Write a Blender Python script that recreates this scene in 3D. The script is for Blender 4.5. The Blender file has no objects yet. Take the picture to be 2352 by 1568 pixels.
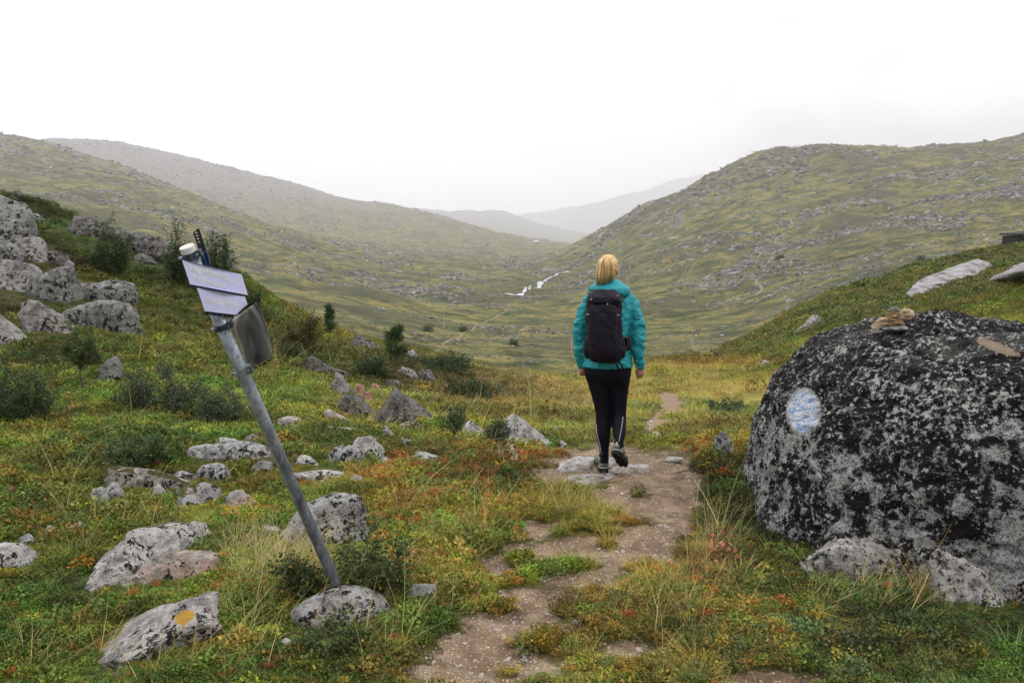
import bpy, bmesh, math, random
import numpy as np
from mathutils import Vector, Matrix, Euler
R = math.radians
random.seed(7); rng = np.random.default_rng(11)
SC = bpy.context.scene
C = SC.collection
# ------------------------------------------------------------------ camera
PITCH = math.atan((784 - 588) / 1829.0)
SPt, CPt = math.sin(PITCH), math.cos(PITCH)
FD, CXD, CYD, CZ = 1829.0, 1176.0, 784.0, 1.65
cam_d = bpy.data.cameras.new('camera'); cam = bpy.data.objects.new('camera', cam_d); C.objects.link(cam)
cam.location = (0, 0, CZ); cam.rotation_euler = (math.pi / 2 - PITCH, 0, 0)
cam_d.sensor_width = 36; cam_d.lens = FD / 2352 * 36; cam_d.clip_start = 0.05; cam_d.clip_end = 40000
SC.camera = cam
# ------------------------------------------------------------------ sky, sun, exposure
SUN_EL, SUN_AZ = R(50), R(95)          # azimuth from +Y towards +X
w = bpy.data.worlds.new('World'); SC.world = w; w.use_nodes = True
nt = w.node_tree; nt.nodes.clear()
def nn(nt, t, **k):
    n = nt.nodes.new(t)
    for a, b in k.items():
        if a.startswith('i_'):
            n.inputs[a[2:].replace('_', ' ')].default_value = b
        else: setattr(n, a, b)
    return n
L = nt.links.new
sky = nn(nt, 'ShaderNodeTexSky', sky_type='NISHITA', sun_disc=False, sun_elevation=SUN_EL, sun_rotation=SUN_AZ, air_density=1.0, dust_density=3.0)
bg1 = nn(nt, 'ShaderNodeBackground', i_Strength=0.11); L(sky.outputs[0], bg1.inputs[0])
tc = nn(nt, 'ShaderNodeTexCoord')
mp = nn(nt, 'ShaderNodeMapping'); mp.inputs['Scale'].default_value = (1.3, 1.3, 3.2); L(tc.outputs['Generated'], mp.inputs[0])
cn = nn(nt, 'ShaderNodeTexNoise', i_Scale=1.7, i_Detail=7.0, i_Roughness=0.52, i_Distortion=0.4); L(mp.outputs[0], cn.inputs[0])
# the cloud is thicker (greyer) towards +X, thinner and brighter ahead and to the left
sx = nn(nt, 'ShaderNodeSeparateXYZ'); L(tc.outputs['Generated'], sx.inputs[0])
m1 = nn(nt, 'ShaderNodeMath', operation='MULTIPLY_ADD'); L(sx.outputs[0], m1.inputs[0]); m1.inputs[1].default_value = 0.36; L(cn.outputs[0], m1.inputs[2])
cr = nn(nt, 'ShaderNodeValToRGB'); L(m1.outputs[0], cr.inputs[0])
e = cr.color_ramp.elements
e[0].position = 0.44; e[0].color = (1.0, 0.99, 1.0, 1); e[1].position = 0.72; e[1].color = (0.30, 0.29, 0.325, 1)
cr.color_ramp.elements.new(0.57).color = (0.68, 0.67, 0.70, 1)
bg2 = nn(nt, 'ShaderNodeBackground'); L(cr.outputs[0], bg2.inputs[0])
# the cloud deck is thinnest, so brightest, over the far end of the valley
mr = nn(nt, 'ShaderNodeMapRange', interpolation_type='SMOOTHSTEP'); L(sx.outputs[1], mr.inputs[0]); mr.inputs[1].default_value = -0.6; mr.inputs[2].default_value = 1.0; mr.inputs[3].default_value = 1.60; mr.inputs[4].default_value = 2.30; L(mr.outputs[0], bg2.inputs[1])
mx = nn(nt, 'ShaderNodeMixShader'); mx.inputs[0].default_value = 0.90; L(bg1.outputs[0], mx.inputs[1]); L(bg2.outputs[0], mx.inputs[2])
wo = nn(nt, 'ShaderNodeOutputWorld'); L(mx.outputs[0], wo.inputs[0])
sd = bpy.data.lights.new('sun', 'SUN'); sd.energy = 1.5; sd.angle = R(10); sd.color = (1.0, 0.96, 0.9)
so = bpy.data.objects.new('sun', sd); C.objects.link(so)
sdir = Vector((math.sin(SUN_AZ) * math.cos(SUN_EL), math.cos(SUN_AZ) * math.cos(SUN_EL), math.sin(SUN_EL)))
so.rotation_euler = sdir.to_track_quat('Z', 'Y').to_euler(); so.location = (0, 0, 60)
SC.view_settings.view_transform = 'Standard'; SC.view_settings.look = 'None'
SC.view_settings.exposure = 0.42; SC.view_settings.gamma = 1; SC.view_settings.use_curve_mapping = False
SC.cycles.volume_bounces = 1; SC.cycles.max_bounces = 5; SC.cycles.diffuse_bounces = 2; SC.cycles.glossy_bounces = 2
SC.cycles.transparent_max_bounces = 6
HAZE = 0.00015
# ------------------------------------------------------------------ helpers
def srgb(*c):
    return tuple(((v / 255) / 12.92 if v / 255 <= 0.04045 else ((v / 255 + 0.055) / 1.055) ** 2.4) for v in c)
def ray(px, py):
    u = (px - CXD) / FD; v = (CYD - py) / FD
    return Vector((u, CPt + v * SPt, -SPt + v * CPt))
def at(px, py, Y):
    """the point of the world at forward distance Y seen at pixel (px, py) of the 2352-wide photograph"""
    d = ray(px, py); t = Y / d.y
    return Vector((d.x * t, Y, CZ + d.z * t))
def slope_of(py):
    v = (CYD - np.asarray(py, float)) / FD
    return (SPt - v * CPt) / (CPt + v * SPt)
def proj(x, y, z):
    s = (CZ - z) / y
    k = CPt + s * SPt
    return CXD + FD * (x / y) / k, CYD - FD * (SPt - s * CPt) / k
# vectorised value noise
def _h(ix, iy, iz, seed):
    n = (ix.astype(np.int64) * 374761393 + iy.astype(np.int64) * 668265263 + iz.astype(np.int64) * 2147483647 + seed * 974634777) & 0xFFFFFFFF
    n = ((n ^ (n >> 13)) * 1274126177) & 0xFFFFFFFF
    n = ((n ^ (n >> 15)) * 2246822519) & 0xFFFFFFFF
    return ((n ^ (n >> 16)) & 0xFFFFFF) / float(0xFFFFFF)
def noise3(x, y, z, seed=0):
    x, y, z = np.broadcast_arrays(np.asarray(x, float), np.asarray(y, float), np.asarray(z, float))
    ix, iy, iz = np.floor(x), np.floor(y), np.floor(z)
    fx, fy, fz = x - ix, y - iy, z - iz
    fx = fx * fx * fx * (fx * (fx * 6 - 15) + 10); fy = fy * fy * fy * (fy * (fy * 6 - 15) + 10); fz = fz * fz * fz * (fz * (fz * 6 - 15) + 10)
    r = 0
    for a in (0, 1):
        wa = fx if a else 1 - fx
        for b in (0, 1):
            wb = fy if b else 1 - fy
            for c in (0, 1):
                wc = fz if c else 1 - fz
                r = r + wa * wb * wc * _h(ix + a, iy + b, iz + c, seed)
    return r * 2 - 1
def noise2(x, y, seed=0):
    x, y = np.broadcast_arrays(np.asarray(x, float), np.asarray(y, float))
    ix, iy = np.floor(x), np.floor(y); fx, fy = x - ix, y - iy
    fx = fx * fx * fx * (fx * (fx * 6 - 15) + 10); fy = fy * fy * fy * (fy * (fy * 6 - 15) + 10)
    z = np.zeros_like(ix)
    return (((1 - fx) * (1 - fy) * _h(ix, iy, z, seed) + fx * (1 - fy) * _h(ix + 1, iy, z, seed)
             + (1 - fx) * fy * _h(ix, iy + 1, z, seed) + fx * fy * _h(ix + 1, iy + 1, z, seed)) * 2 - 1)
def fbm2(x, y, oct=4, seed=0, gain=0.5):
    r = 0; a = 1; t = 0; c, s = math.cos(0.6), math.sin(0.6)
    for i in range(oct):
        r = r + a * noise2(x, y, seed + i * 17); t += a; a *= gain
        x, y = (x * c - y * s) * 2.03 + 5.2, (x * s + y * c) * 2.03 + 1.3
    return r / t
def fbm3(x, y, z, oct=4, seed=0, gain=0.5):
    r = 0; a = 1; t = 0
    for i in range(oct):
        r = r + a * noise3(x, y, z, seed + i * 17); t += a; a *= gain
        x, y, z = y * 2.03 + 5.2, z * 2.03 + 1.7, x * 2.03 + 9.1
    return r / t
def sstep(a, b, x):
    t = np.clip((np.asarray(x, float) - a) / (b - a), 0, 1); return t * t * (3 - 2 * t)
def mesh_np(name, V, F, mat=None, smooth=True, parent=None, link=True):
    """V (n,3), F (m,k) or list of such arrays"""
    me = bpy.data.meshes.new(name)
    if not isinstance(F, (list, tuple)): F = [F]
    F = [np.asarray(f, np.int32) for f in F if len(f)]
    nl = sum(f.size for f in F); nf = sum(len(f) for f in F)
    me.vertices.add(len(V)); me.vertices.foreach_set('co', np.asarray(V, np.float32).ravel())
    me.loops.add(nl); me.polygons.add(nf)
    me.loops.foreach_set('vertex_index', np.concatenate([f.ravel() for f in F]))
    st = []; tot = []; o = 0
    for f in F:
        k = f.shape[1]; st.append(o + np.arange(len(f)) * k); tot.append(np.full(len(f), k)); o += f.size
    me.polygons.foreach_set('loop_start', np.concatenate(st).astype(np.int32))
    me.polygons.foreach_set('loop_total', np.concatenate(tot).astype(np.int32))
    me.update(calc_edges=True)
    me.polygons.foreach_set('use_smooth', np.full(nf, smooth, bool))
    if mat: me.materials.append(mat)
    o = bpy.data.objects.new(name, me)
    if link: C.objects.link(o)
    if parent: o.parent = parent
    return o
def tag(o, label=None, cat=None, group=None, kind=None):
    if label: o['label'] = label
    if cat: o['category'] = cat
    if group: o['group'] = group
    if kind: o['kind'] = kind
    return o
def empty(name, loc=(0, 0, 0), rz=0):
    o = bpy.data.objects.new(name, None); C.objects.link(o); o.location = loc; o.rotation_euler = (0, 0, rz); o.empty_display_size = 0.1
    return o
class NT:
    """short writer of materials"""
    def __init__(s, name, rough=0.8):
        s.m = bpy.data.materials.new(name); s.m.use_nodes = True; s.nt = s.m.node_tree
        s.b = s.nt.nodes['Principled BSDF']; s.b.inputs['Roughness'].default_value = rough
        s.b.inputs['Specular IOR Level'].default_value = 0.25
        s.co = s.n('ShaderNodeTexCoord').outputs['Object']
    def n(s, t, **k): return nn(s.nt, t, **k)
    def set(s, sock, v):
        if hasattr(v, 'is_output') or isinstance(v, bpy.types.NodeSocket): s.nt.links.new(v, sock)
        elif isinstance(v, (tuple, list)) and len(v) == 3 and sock.type == 'RGBA': sock.default_value = (*v, 1)
        else: sock.default_value = v
    def noise(s, scale, detail=4, rough=0.55, co=None, stretch=None, dist=0.0):
        co = co or s.co
        if stretch:
            mp = s.n('ShaderNodeMapping'); s.set(mp.inputs[0], co); mp.inputs['Scale'].default_value = stretch; co = mp.outputs[0]
        t = s.n('ShaderNodeTexNoise', i_Scale=scale, i_Detail=float(detail), i_Roughness=rough, i_Distortion=dist); s.set(t.inputs['Vector'], co)
        return t.outputs[0]
    def vor(s, scale, feature='F1', out=0, co=None):
        t = s.n('ShaderNodeTexVoronoi', feature=feature, i_Scale=scale); s.set(t.inputs['Vector'], co or s.co); return t.outputs[out]
    def math(s, op, a, b=0.5, c=None, clamp=False):
        t = s.n('ShaderNodeMath', operation=op, use_clamp=clamp); s.set(t.inputs[0], a); s.set(t.inputs[1], b)
        if c is not None: s.set(t.inputs[2], c)
        return t.outputs[0]
    def ramp(s, v, a, b):       # smooth 0..1 between a and b
        t = s.n('ShaderNodeMapRange', interpolation_type='SMOOTHSTEP'); s.set(t.inputs[0], v); t.inputs[1].default_value = a; t.inputs[2].default_value = b
        return t.outputs[0]
    def cramp(s, v, stops):
        t = s.n('ShaderNodeValToRGB'); s.set(t.inputs[0], v); el = t.color_ramp.elements
        el[0].position, el[0].color = stops[0][0], (*stops[0][1], 1); el[1].position, el[1].color = stops[-1][0], (*stops[-1][1], 1)
        for p, c in stops[1:-1]: el.new(p).color = (*c, 1)
        return t.outputs[0]
    def mix(s, f, a, b, mode='MIX'):
        t = s.n('ShaderNodeMix', data_type='RGBA', blend_type=mode); s.set(t.inputs[0], f); s.set(t.inputs[6], a); s.set(t.inputs[7], b); return t.outputs[2]
    def attr(s, name, typ='GEOMETRY', out=0):
        t = s.n('ShaderNodeAttribute', attribute_name=name, attribute_type=typ); return t.outputs[out]
    def bump(s, h, strength=0.5, dist=0.05, normal=None):
        t = s.n('ShaderNodeBump', i_Strength=strength, i_Distance=dist); s.set(t.inputs['Height'], h)
        if normal: s.set(t.inputs['Normal'], normal)
        return t.outputs[0]
    def done(s, col=None, normal=None, rough=None, metal=None):
        if col is not None: s.set(s.b.inputs['Base Color'], col)
        if normal is not None: s.set(s.b.inputs['Normal'], normal)
        if rough is not None: s.set(s.b.inputs['Roughness'], rough)
        if metal is not None: s.set(s.b.inputs['Metallic'], metal)
        return s.m
def plain(name, col, rough=0.7, metal=0.0, var=0.15, scale=30, bump=0.0, bscale=200, spec=None):
    t = NT(name, rough); f = t.noise(scale, 3)
    c = t.mix(f, tuple(max(0, v * (1 - var)) for v in col), tuple(v * (1 + var) for v in col))
    nrm = t.bump(t.noise(bscale, 3), bump, 0.01) if bump else None
    if spec is not None: t.b.inputs['Specular IOR Level'].default_value = spec
    return t.done(c, nrm, metal=metal)
# ------------------------------------------------------------------ shape of the land: forward distance -> skyline heights
def zz(*v): return v
RINGS = [
 (0.5, 0.0), (3.0, 0.0), (4.5, 0.0), (6.0, 0.0),
 (7.5, [(-700,960),(0,988),(400,998),(700,1008),(1000,1018),(1150,1027),(1300,1030),(1400,1028),(1500,1019),(1600,1015),(1700,1008),(1800,990),(2352,970),(3050,960)]),
 (9.0, [(-700,880),(0,925),(200,930),(400,940),(550,952),(700,965),(870,978),(1000,985),(1150,995),(1300,1003),(1500,1004),(1700,985),(1800,955),(2352,925),(3050,900)]),
 (11, [(-700,780),(0,840),(200,855),(400,875),(550,890),(700,915),(870,930),(1000,942),(1150,960),(1300,972),(1500,978),(1700,965),(1800,935),(2352,890),(3050,860)]),
 (14, [(-700,650),(0,715),(200,745),(400,785),(550,815),(700,855),(870,885),(1000,900),(1150,925),(1300,940),(1500,945),(1700,935),(1900,890),(2352,840),(3050,780)]),
 (18, [(-700,500),(0,560),(200,610),(400,670),(550,705),(700,780),(870,825),(1000,848),(1150,880),(1300,905),(1500,905),(1700,897),(1900,860),(2352,790),(3050,700)]),
 (22, [(-700,370),(0,440),(100,475),(200,525),(300,560),(400,600),(550,640),(650,715),(750,760),(870,795),(1000,820),(1150,850),(1300,872),(1360,876),(1450,875),(1700,870),(1900,830),(2352,740),(3050,620)]),
 (28, [(-700,360),(0,460),(200,550),(400,640),(550,690),(750,800),(870,850),(1000,880),(1150,905),(1300,890),(1400,858),(1500,848),(1700,842),(1900,800),(2352,700),(3050,560)]),
 (36, [(-700,400),(0,500),(200,590),(400,680),(550,730),(750,850),(1000,920),(1150,945),(1300,905),(1360,862),(1450,838),(1550,822),(1700,820),(1760,816),(1900,770),(2000,745),(2352,660),(3050,500)]),
 (48, [(-700,420),(0,520),(400,700),(750,880),(1000,935),(1300,930),(1400,900),(1550,868),(1650,845),(1720,812),(1800,785),(1900,740),(2000,715),(2150,680),(2352,630),(3050,470)]),
 (70, [(-700,460),(0,560),(400,720),(750,870),(1000,930),(1300,925),(1450,900),(1600,868),(1660,816),(1740,775),(1800,748),(1900,698),(2000,670),(2150,630),(2352,595),(3050,450)]),
 (100, [(-700,500),(0,600),(400,730),(750,850),(1000,905),(1300,900),(1500,880),(1620,850),(1669,800),(1770,752),(1850,697),(1871,684),(1920,665),(2032,636),(2107,605),(2220,583),(2352,557),(3050,440)]),
 (145, [(-700,540),(0,620),(400,720),(750,820),(1000,880),(1300,880),(1500,860),(1700,850),(1871,770),(2032,720),(2220,660),(2352,620),(3050,500)]),
 (240, [(-700,540),(0,610),(400,690),(750,775),(1000,850),(1150,860),(1300,865),(1500,850),(1700,825),(1900,745),(2100,690),(2352,635),(3050,520)]),
 (400, [(-700,520),(0,590),(400,650),(750,700),(1000,745),(1150,760),(1300,768),(1500,770),(1700,745),(1900,680),(2100,635),(2352,590),(3050,500)]),
 (700, [(-700,420),(0,500),(200,530),(400,570),(600,610),(750,640),(1000,675),(1150,683),(1300,688),(1400,676),(1500,660),(1700,610),(1900,560),(2100,515),(2352,470),(3050,360)]),
 (1000, [(-700,370),(0,430),(200,455),(400,500),(600,560),(750,600),(1000,630),(1150,645),(1300,648),(1400,617),(1500,575),(1700,490),(1900,440),(2100,410),(2352,370),(3050,250)]),
 (1300, [(-700,330),(0,385),(200,410),(400,465),(600,530),(750,570),(1000,607),(1200,618),(1290,608),(1370,560),(1440,510),(1500,467),(1560,440),(1620,404),(1700,366),(1720,354),(1800,346),(1890,327),(1960,338),(2060,346),(2130,339),(2200,336),(2290,326),(2352,302),(3050,200)]),
 (1800, [(-700,300),(0,313),(60,315),(130,333),(200,355),(300,390),(400,430),(550,490),(700,540),(850,570),(1000,590),(1200,600),(1290,588),(1370,537),(1440,497),(1560,470),(1720,400),(1890,380),(2352,360),(3050,300)]),
 (2400, [(-700,360),(0,360),(200,400),(400,462),(550,515),(700,542),(850,557),(1000,572),(1200,582),(1290,577),(1370,560),(1500,520),(1720,450),(2352,420),(3050,400)]),
 (3900, [(-700,380),(0,352),(140,334),(200,332),(260,334),(330,346),(450,371),(600,406),(700,431),(800,462),(900,472),(960,482),(1050,503),(1150,538),(1290,561),(1400,562),(2352,480),(3050,450)]),
 (4700, [(-700,450),(0,420),(500,450),(900,530),(1290,572),(2352,560),(3050,520)]),
 (5200, [(-700,470),(0,450),(500,480),(900,540),(1290,578),(2352,575),(3050,560)]),
 (11500, [(-700,450),(600,470),(900,500),(1000,488),(1050,492),(1100,497),(1150,493),(1200,513),(1290,540),(1400,562),(2352,575),(3050,570)]),
 (14000, [(-700,500),(900,530),(1100,540),(1290,560),(1400,565),(2352,560),(3050,560)]),
 (17500, [(-700,520),(1000,530),(1100,512),(1180,495),(1300,477),(1370,470),(1420,460),(1480,440),(1560,412),(1620,398),(1700,368),(1800,350),(2352,340),(3050,340)]),
 (19000, [(-700,560),(1000,560),(3050,480)]),
]
NA = 380; NL = 900
A_LO, A_HI = -1.03, 1.03
LY = np.linspace(math.log(0.5), math.log(19000), NL); LA = np.linspace(A_LO, A_HI, NA)
xs = LA * FD + CXD
def smooth1(v, k):
    for _ in range(k): v = np.concatenate([v[:1], (v[:-2] + 2 * v[1:-1] + v[2:]) / 4, v[-1:]])
    return v
rows = []
for Y, spec in RINGS:
    if isinstance(spec, list):
        px = np.array([p[0] for p in spec], float); py = np.array([p[1] for p in spec], float)
        rows.append(CZ - slope_of(smooth1(np.interp(xs, px, py), 10)) * Y)
    else: rows.append(np.full(NA, float(spec)))
rows = np.array(rows); lr = np.log([r[0] for r in RINGS])
def hermite(lx, P, q):
    d = np.diff(P, axis=0) / np.diff(lx)[:, None]; m = np.zeros_like(P)
    m[0], m[-1] = d[0], d[-1]
    a, b = d[:-1], d[1:]; same = (a * b) > 0
    m[1:-1] = np.where(same, 2 * a * b / np.where(same, a + b, 1), 0)       # monotone: crests stay where they are
    i = np.clip(np.searchsorted(lx, q) - 1, 0, len(lx) - 2); h = (lx[i + 1] - lx[i])[:, None]; t = ((q - lx[i])[:, None]) / h
    return ((2 * t**3 - 3 * t**2 + 1) * P[i] + (t**3 - 2 * t**2 + t) * h * m[i] + (-2 * t**3 + 3 * t**2) * P[i + 1] + (t**3 - t**2) * h * m[i + 1])
GB = hermite(lr, rows, LY)
def base_z(x, y):
    x = np.asarray(x, float); y = np.maximum(np.asarray(y, float), 0.5)
    fa = np.clip((x / y - A_LO) / (A_HI - A_LO) * (NA - 1), 0, NA - 1.001); fl = np.clip((np.log(y) - LY[0]) / (LY[-1] - LY[0]) * (NL - 1), 0, NL - 1.001)
    ia = fa.astype(int); il = fl.astype(int); ta = fa - ia; tl = fl - il
    return ((1 - ta) * (1 - tl) * GB[il, ia] + ta * (1 - tl) * GB[il, ia + 1] + (1 - ta) * tl * GB[il + 1, ia] + ta * tl * GB[il + 1, ia + 1])
def ground_z(x, y):
    x = np.asarray(x, float); y = np.asarray(y, float)
    z = base_z(x, y)
    near = 1 - sstep(30, 60, y)
    keep = 1 - 0.75 * np.exp(-(((x - 0.75) / 0.7) ** 2 + ((y - 6.0) / 1.0) ** 2))        # where the hiker stands
    z = z + near * keep * (0.055 * fbm2(x * 1.1, y * 1.1, 4, 3) + 0.028 * fbm2(x * 3.3, y * 3.3, 3, 4) * sstep(2.5, 5, y) + 0.13 * sstep(6, 14, y) * fbm2(x * 0.45, y * 0.45, 4, 5)
                           + 0.35 * sstep(11, 20, y) * sstep(0.0, -4.0, x) * np.abs(fbm2(x * 0.33, y * 0.33, 4, 8)))
    f = sstep(50, 260, y); g = sstep(250, 900, y); m2 = sstep(900, 2600, y)
    mid = sstep(40, 70, y) * (1 - sstep(120, 170, y))
    z = z + mid * 0.5 * fbm2(x / 9, y / 9, 4, 12)
    rid = 1 - np.abs(fbm2(x / 130, y / 130, 5, 21)) * 3.2
    z = z + f * (2.6 * fbm2(x / 34, y / 34, 6, 14, 0.6) + (1 + 3.0 * g) * rid * 1.4) + g * 10 * np.abs(fbm2(x / 110, y / 110, 5, 30, 0.5)) - g * 3 + m2 * 17 * fbm2(x / 300, y / 300, 5, 33, 0.5)
    z = z + sstep(7000, 9500, y) * (150 * fbm2(x / 1300, y / 1300, 6, 51, .6))
    return z
def hit(px, py, ymin=1.5, ymax=18000, n=1400):
    """first point of the land seen at pixel (px, py), beyond ymin"""
    d = ray(px, py); Y = np.exp(np.linspace(math.log(ymin), math.log(ymax), n)); t = Y / d.y
    x = d.x * t; z = CZ + d.z * t; g = ground_z(x, Y); below = z - g
    k = np.argmax((below[1:] <= 0) & (below[:-1] > 0)); 
    if below[k] <= 0: return None
    f = below[k] / (below[k] - below[k + 1]); yy = Y[k] + f * (Y[k + 1] - Y[k]); xx = d.x / d.y * yy
    return Vector((xx, yy, float(ground_z(xx, yy))))
# ------------------------------------------------------------------ bare soil and the colours of the ground cover
SOIL = [(1225,1400,95,62),(1130,1500,160,70),(1350,1322,110,34),(1440,1240,125,36),(1485,1175,115,60),(1400,1285,120,26),(1110,1530,135,75),(1175,1440,120,62),(1290,1365,70,30),(1300,1255,125,42),(1230,1200,55,30),(1490,1105,105,75),(1425,1050,170,30),(1540,1180,65,75),(1460,1215,70,30),
        (1345,1085,110,35),(1560,1060,40,20),(1780,1560,110,26),(1450,1490,60,22),(1150,1290,60,35),(1515,1250,60,35),(1540,925,24,18),(1508,958,18,16),(1498,985,20,20),(1552,938,16,12),(1530,908,20,9),(1420,1130,80,40),(1580,1120,30,60),(1050,1560,90,40)]
GRASSY = [(1480,1130,34,9),(1450,1205,60,10),(1215,1462,70,12),(1160,1530,40,16),(1300,1395,60,9),(1305,1150,58,32),(1245,1165,55,30),(1400,1180,70,9),(1310,1300,105,17),(1190,1275,30,16),(1400,1240,36,16),(1250,1462,42,30),(1420,1400,140,30),(1150,1385,40,12)]
def blob(X, Yp, spec):
    v = np.zeros_like(X)
    for cx, cy, rx, ry in spec: v = np.maximum(v, 1.35 - np.sqrt(((X - cx) / rx) ** 2 + ((Yp - cy) / ry) ** 2) * 0.85)
    return v
def soil_mask(x, y, z=None):
    z = base_z(x, y) if z is None else z
    X, Yp = proj(x, y, z)
    n = fbm2(x * 3.2, y * 3.2, 5, 41, .6) * 0.62 + noise2(x * 17, y * 17, 43) * 0.26
    return np.clip(blob(X, Yp, SOIL) + n - 0.8 * sstep(0.45, 0.95, blob(X, Yp, GRASSY) + n), 0, 1.3) * (y < 24)
# palette (leaf colours): 0 dark green 1 mid green 2 yellow-green 3 ochre 4 rust red 5 straw 6 brown heath 7 pale lichen 8 blue-green
PAL = np.array([(0.020,0.042,0.012),(0.058,0.130,0.016),(0.150,0.185,0.018),(0.210,0.145,0.018),(0.240,0.062,0.014),(0.460,0.350,0.085),(0.080,0.050,0.022),(0.40,0.36,0.24),(0.036,0.078,0.036)]) * 0.76
ZONES = [  # cx, cy, rx, ry, strength, weights
 (500,1350,600,260,0.9,{1:1.1,0:.55,3:.5,2:.5,4:.1}),(300,1150,420,90,0.8,{3:.9,1:.7,2:.5,4:.16,0:.3}),(720,1120,260,55,0.8,{2:.7,1:.6,3:.6,0:.3}),
 (1040,1120,200,38,2.2,{4:1.6,3:1.0,1:.3}),(1200,1055,130,24,2.4,{4:1.1,3:.9,0:.4,1:.3}),(880,1190,150,40,1.0,{4:.4,0:.6,1:.6,3:.4}),(1110,1230,120,120,2.8,{1:1.4,2:.6,5:.15,3:.3}),
 (980,1420,90,90,1.1,{3:.6,1:.6,6:.4,4:.2}),(800,1500,220,80,1.3,{1:.9,0:.6,3:.45,4:.15}),(600,1330,140,110,1.4,{1:1.3,2:.8,5:.25}),(1450,1400,320,110,1.6,{3:1.0,5:.55,2:.55,6:.4,1:.25,4:.14}),
 (1590,1250,60,70,2.0,{6:.9,3:.8,4:.4,5:.7}),(1650,1350,120,60,1.3,{3:.9,6:.5,4:.2,1:.4}),(2080,1370,330,60,2.4,{0:1.2,1:.8,8:.3}),(2150,1480,320,90,1.5,{8:.8,1:.8,0:.3,3:.35,6:.2}),(1900,1470,160,50,1.6,{3:.7,8:.5,6:.5,1:.3}),
 (1660,1110,70,55,2.4,{0:1.2,1:.5,6:.3}),(1620,1020,50,35,2.0,{3:.8,4:.5,6:.5}),(1760,1225,110,40,2.4,{0:1.2,1:.6}),(1300,1165,90,60,1.6,{3:.9,2:.8,5:.5}),
 (350,850,450,140,0.9,{2:1.0,1:1.0,0:.45,3:.3,7:.1}),(80,840,160,90,1.2,{0:1.0,1:.5,3:.3,6:.3}),(60,620,120,130,1.5,{6:.9,0:.7,3:.3}),(180,560,220,90,1.2,{1:.8,0:.8,2:.3}),
 (600,760,160,60,1.2,{2:.9,1:.8,3:.5,4:.12}),(780,790,120,40,1.2,{3:.7,2:.6,6:.4,4:.12}),(560,960,200,60,1.0,{1:1.1,2:.5}),(760,1000,250,35,1.2,{1:.9,2:.9,3:.5}),(1040,1010,180,30,1.3,{2:.7,1:.9,3:.6}),
 (1060,850,130,30,1.8,{0:1.2,6:.5,1:.3}),(1230,880,120,26,2.4,{6:1.2,3:.5,7:.8,0:.4}),(1290,925,90,14,2.4,{7:.6,3:.7,6:.6}),(1150,905,120,24,1.6,{6:.7,3:.7,0:.5,4:.1}),(1120,960,230,24,1.7,{3:.9,5:.5,2:.6,4:.1}),
 (1380,985,180,28,2.6,{5:.9,2:1.0,3:.5,1:.4}),(1600,1000,150,20,1.6,{2:.9,3:.7,1:.4}),(1600,950,260,22,2.2,{1:1.2,0:.3,2:.4,8:.4}),(1600,885,300,26,5.0,{5:1.5,3:.6,2:.5}),(1620,865,220,12,2.0,{1:.9,2:.6,3:.3}),
 (1650,838,170,7,3.0,{4:.5,3:1.1}),(1600,824,190,6,3.0,{0:.8,6:.8,1:.4}),(2200,1220,300,40,2.0,{0:1}),(2000,740,400,90,2.5,{1:.5,2:.9,3:.5,0:.3,4:.04}),(2280,640,200,70,2.5,{3:.55,6:.3,1:.8,2:.5}),
]
ZW = np.zeros((len(ZONES), 9))
for i, zn in enumerate(ZONES):
    for k, v in zn[5].items(): ZW[i, k] = v
    ZW[i] /= ZW[i].sum()
def zone_weights(x, y, z):
    X, Yp = proj(x, y, z); W = np.zeros((x.size, 9)) + 1e-4 * np.array([.5,1,.6,.6,.1,.1,.3,.05,.1])
    for i, (cx, cy, rx, ry, s, _) in enumerate(ZONES):
        g = s * np.exp(-0.5 * (((X - cx) / rx) ** 2 + ((Yp - cy) / ry) ** 2)); W += g[:, None] * ZW[i]
    yl = np.maximum(y, 2.0); k6 = 7.0; U = k6 * x / yl; Vv = k6 * np.log(yl)      # patches grow with distance, in proportion
    for k in range(9):                               # clumpy patches of each kind
        W[:, k] *= np.exp(2.7 * fbm2(U + k * 31.7, Vv * 1.5 - k * 11.3, 5, 60 + k * 3, 0.7))
    W[:, 4] *= 0.85; W[:, 3] *= 0.85
    return W / W.sum(1)[:, None]
# ------------------------------------------------------------------ meshes of the land
def land(name, ys, a_lo, a_hi, na, mat, attrs=False):
    a = np.linspace(a_lo, a_hi, na); YY, AA = np.meshgrid(ys, a, indexing='ij'); x = (AA * YY).ravel(); y = YY.ravel(); z = ground_z(x, y)
    n = len(ys); idx = np.arange(n * na).reshape(n, na)
    F = np.stack([idx[:-1, :-1].ravel(), idx[:-1, 1:].ravel(), idx[1:, 1:].ravel(), idx[1:, :-1].ravel()], 1)
    extra = 0
    if attrs:
        s = soil_mask(x, y); z = z - 0.03 * np.clip(s, 0, 1) * (y < 9); W = zone_weights(x, y, base_z(x, y)); col = W @ PAL
    o = mesh_np(name, np.stack([x, y, z], 1), F, mat)
    if attrs:
        at1 = o.data.attributes.new('soil', 'FLOAT', 'POINT'); at1.data.foreach_set('value', s.astype(np.float32))
        at2 = o.data.attributes.new('cover', 'FLOAT_COLOR', 'POINT'); at2.data.foreach_set('color', np.concatenate([col, np.ones((len(col), 1))], 1).astype(np.float32).ravel())
    return o
t = NT('ground_cover_and_soil', 0.9)
cov = t.attr('cover'); soil = t.attr('soil', out=2)
fine = t.noise(38, 6, 0.65); mid_ = t.noise(5, 5, 0.6)
g = t.mix(t.ramp(fine, 0.35, 0.68), t.mix(0.45, cov, (0.022, 0.022, 0.010)), t.mix(0.12, cov, (0.33, 0.27, 0.12)))
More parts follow.
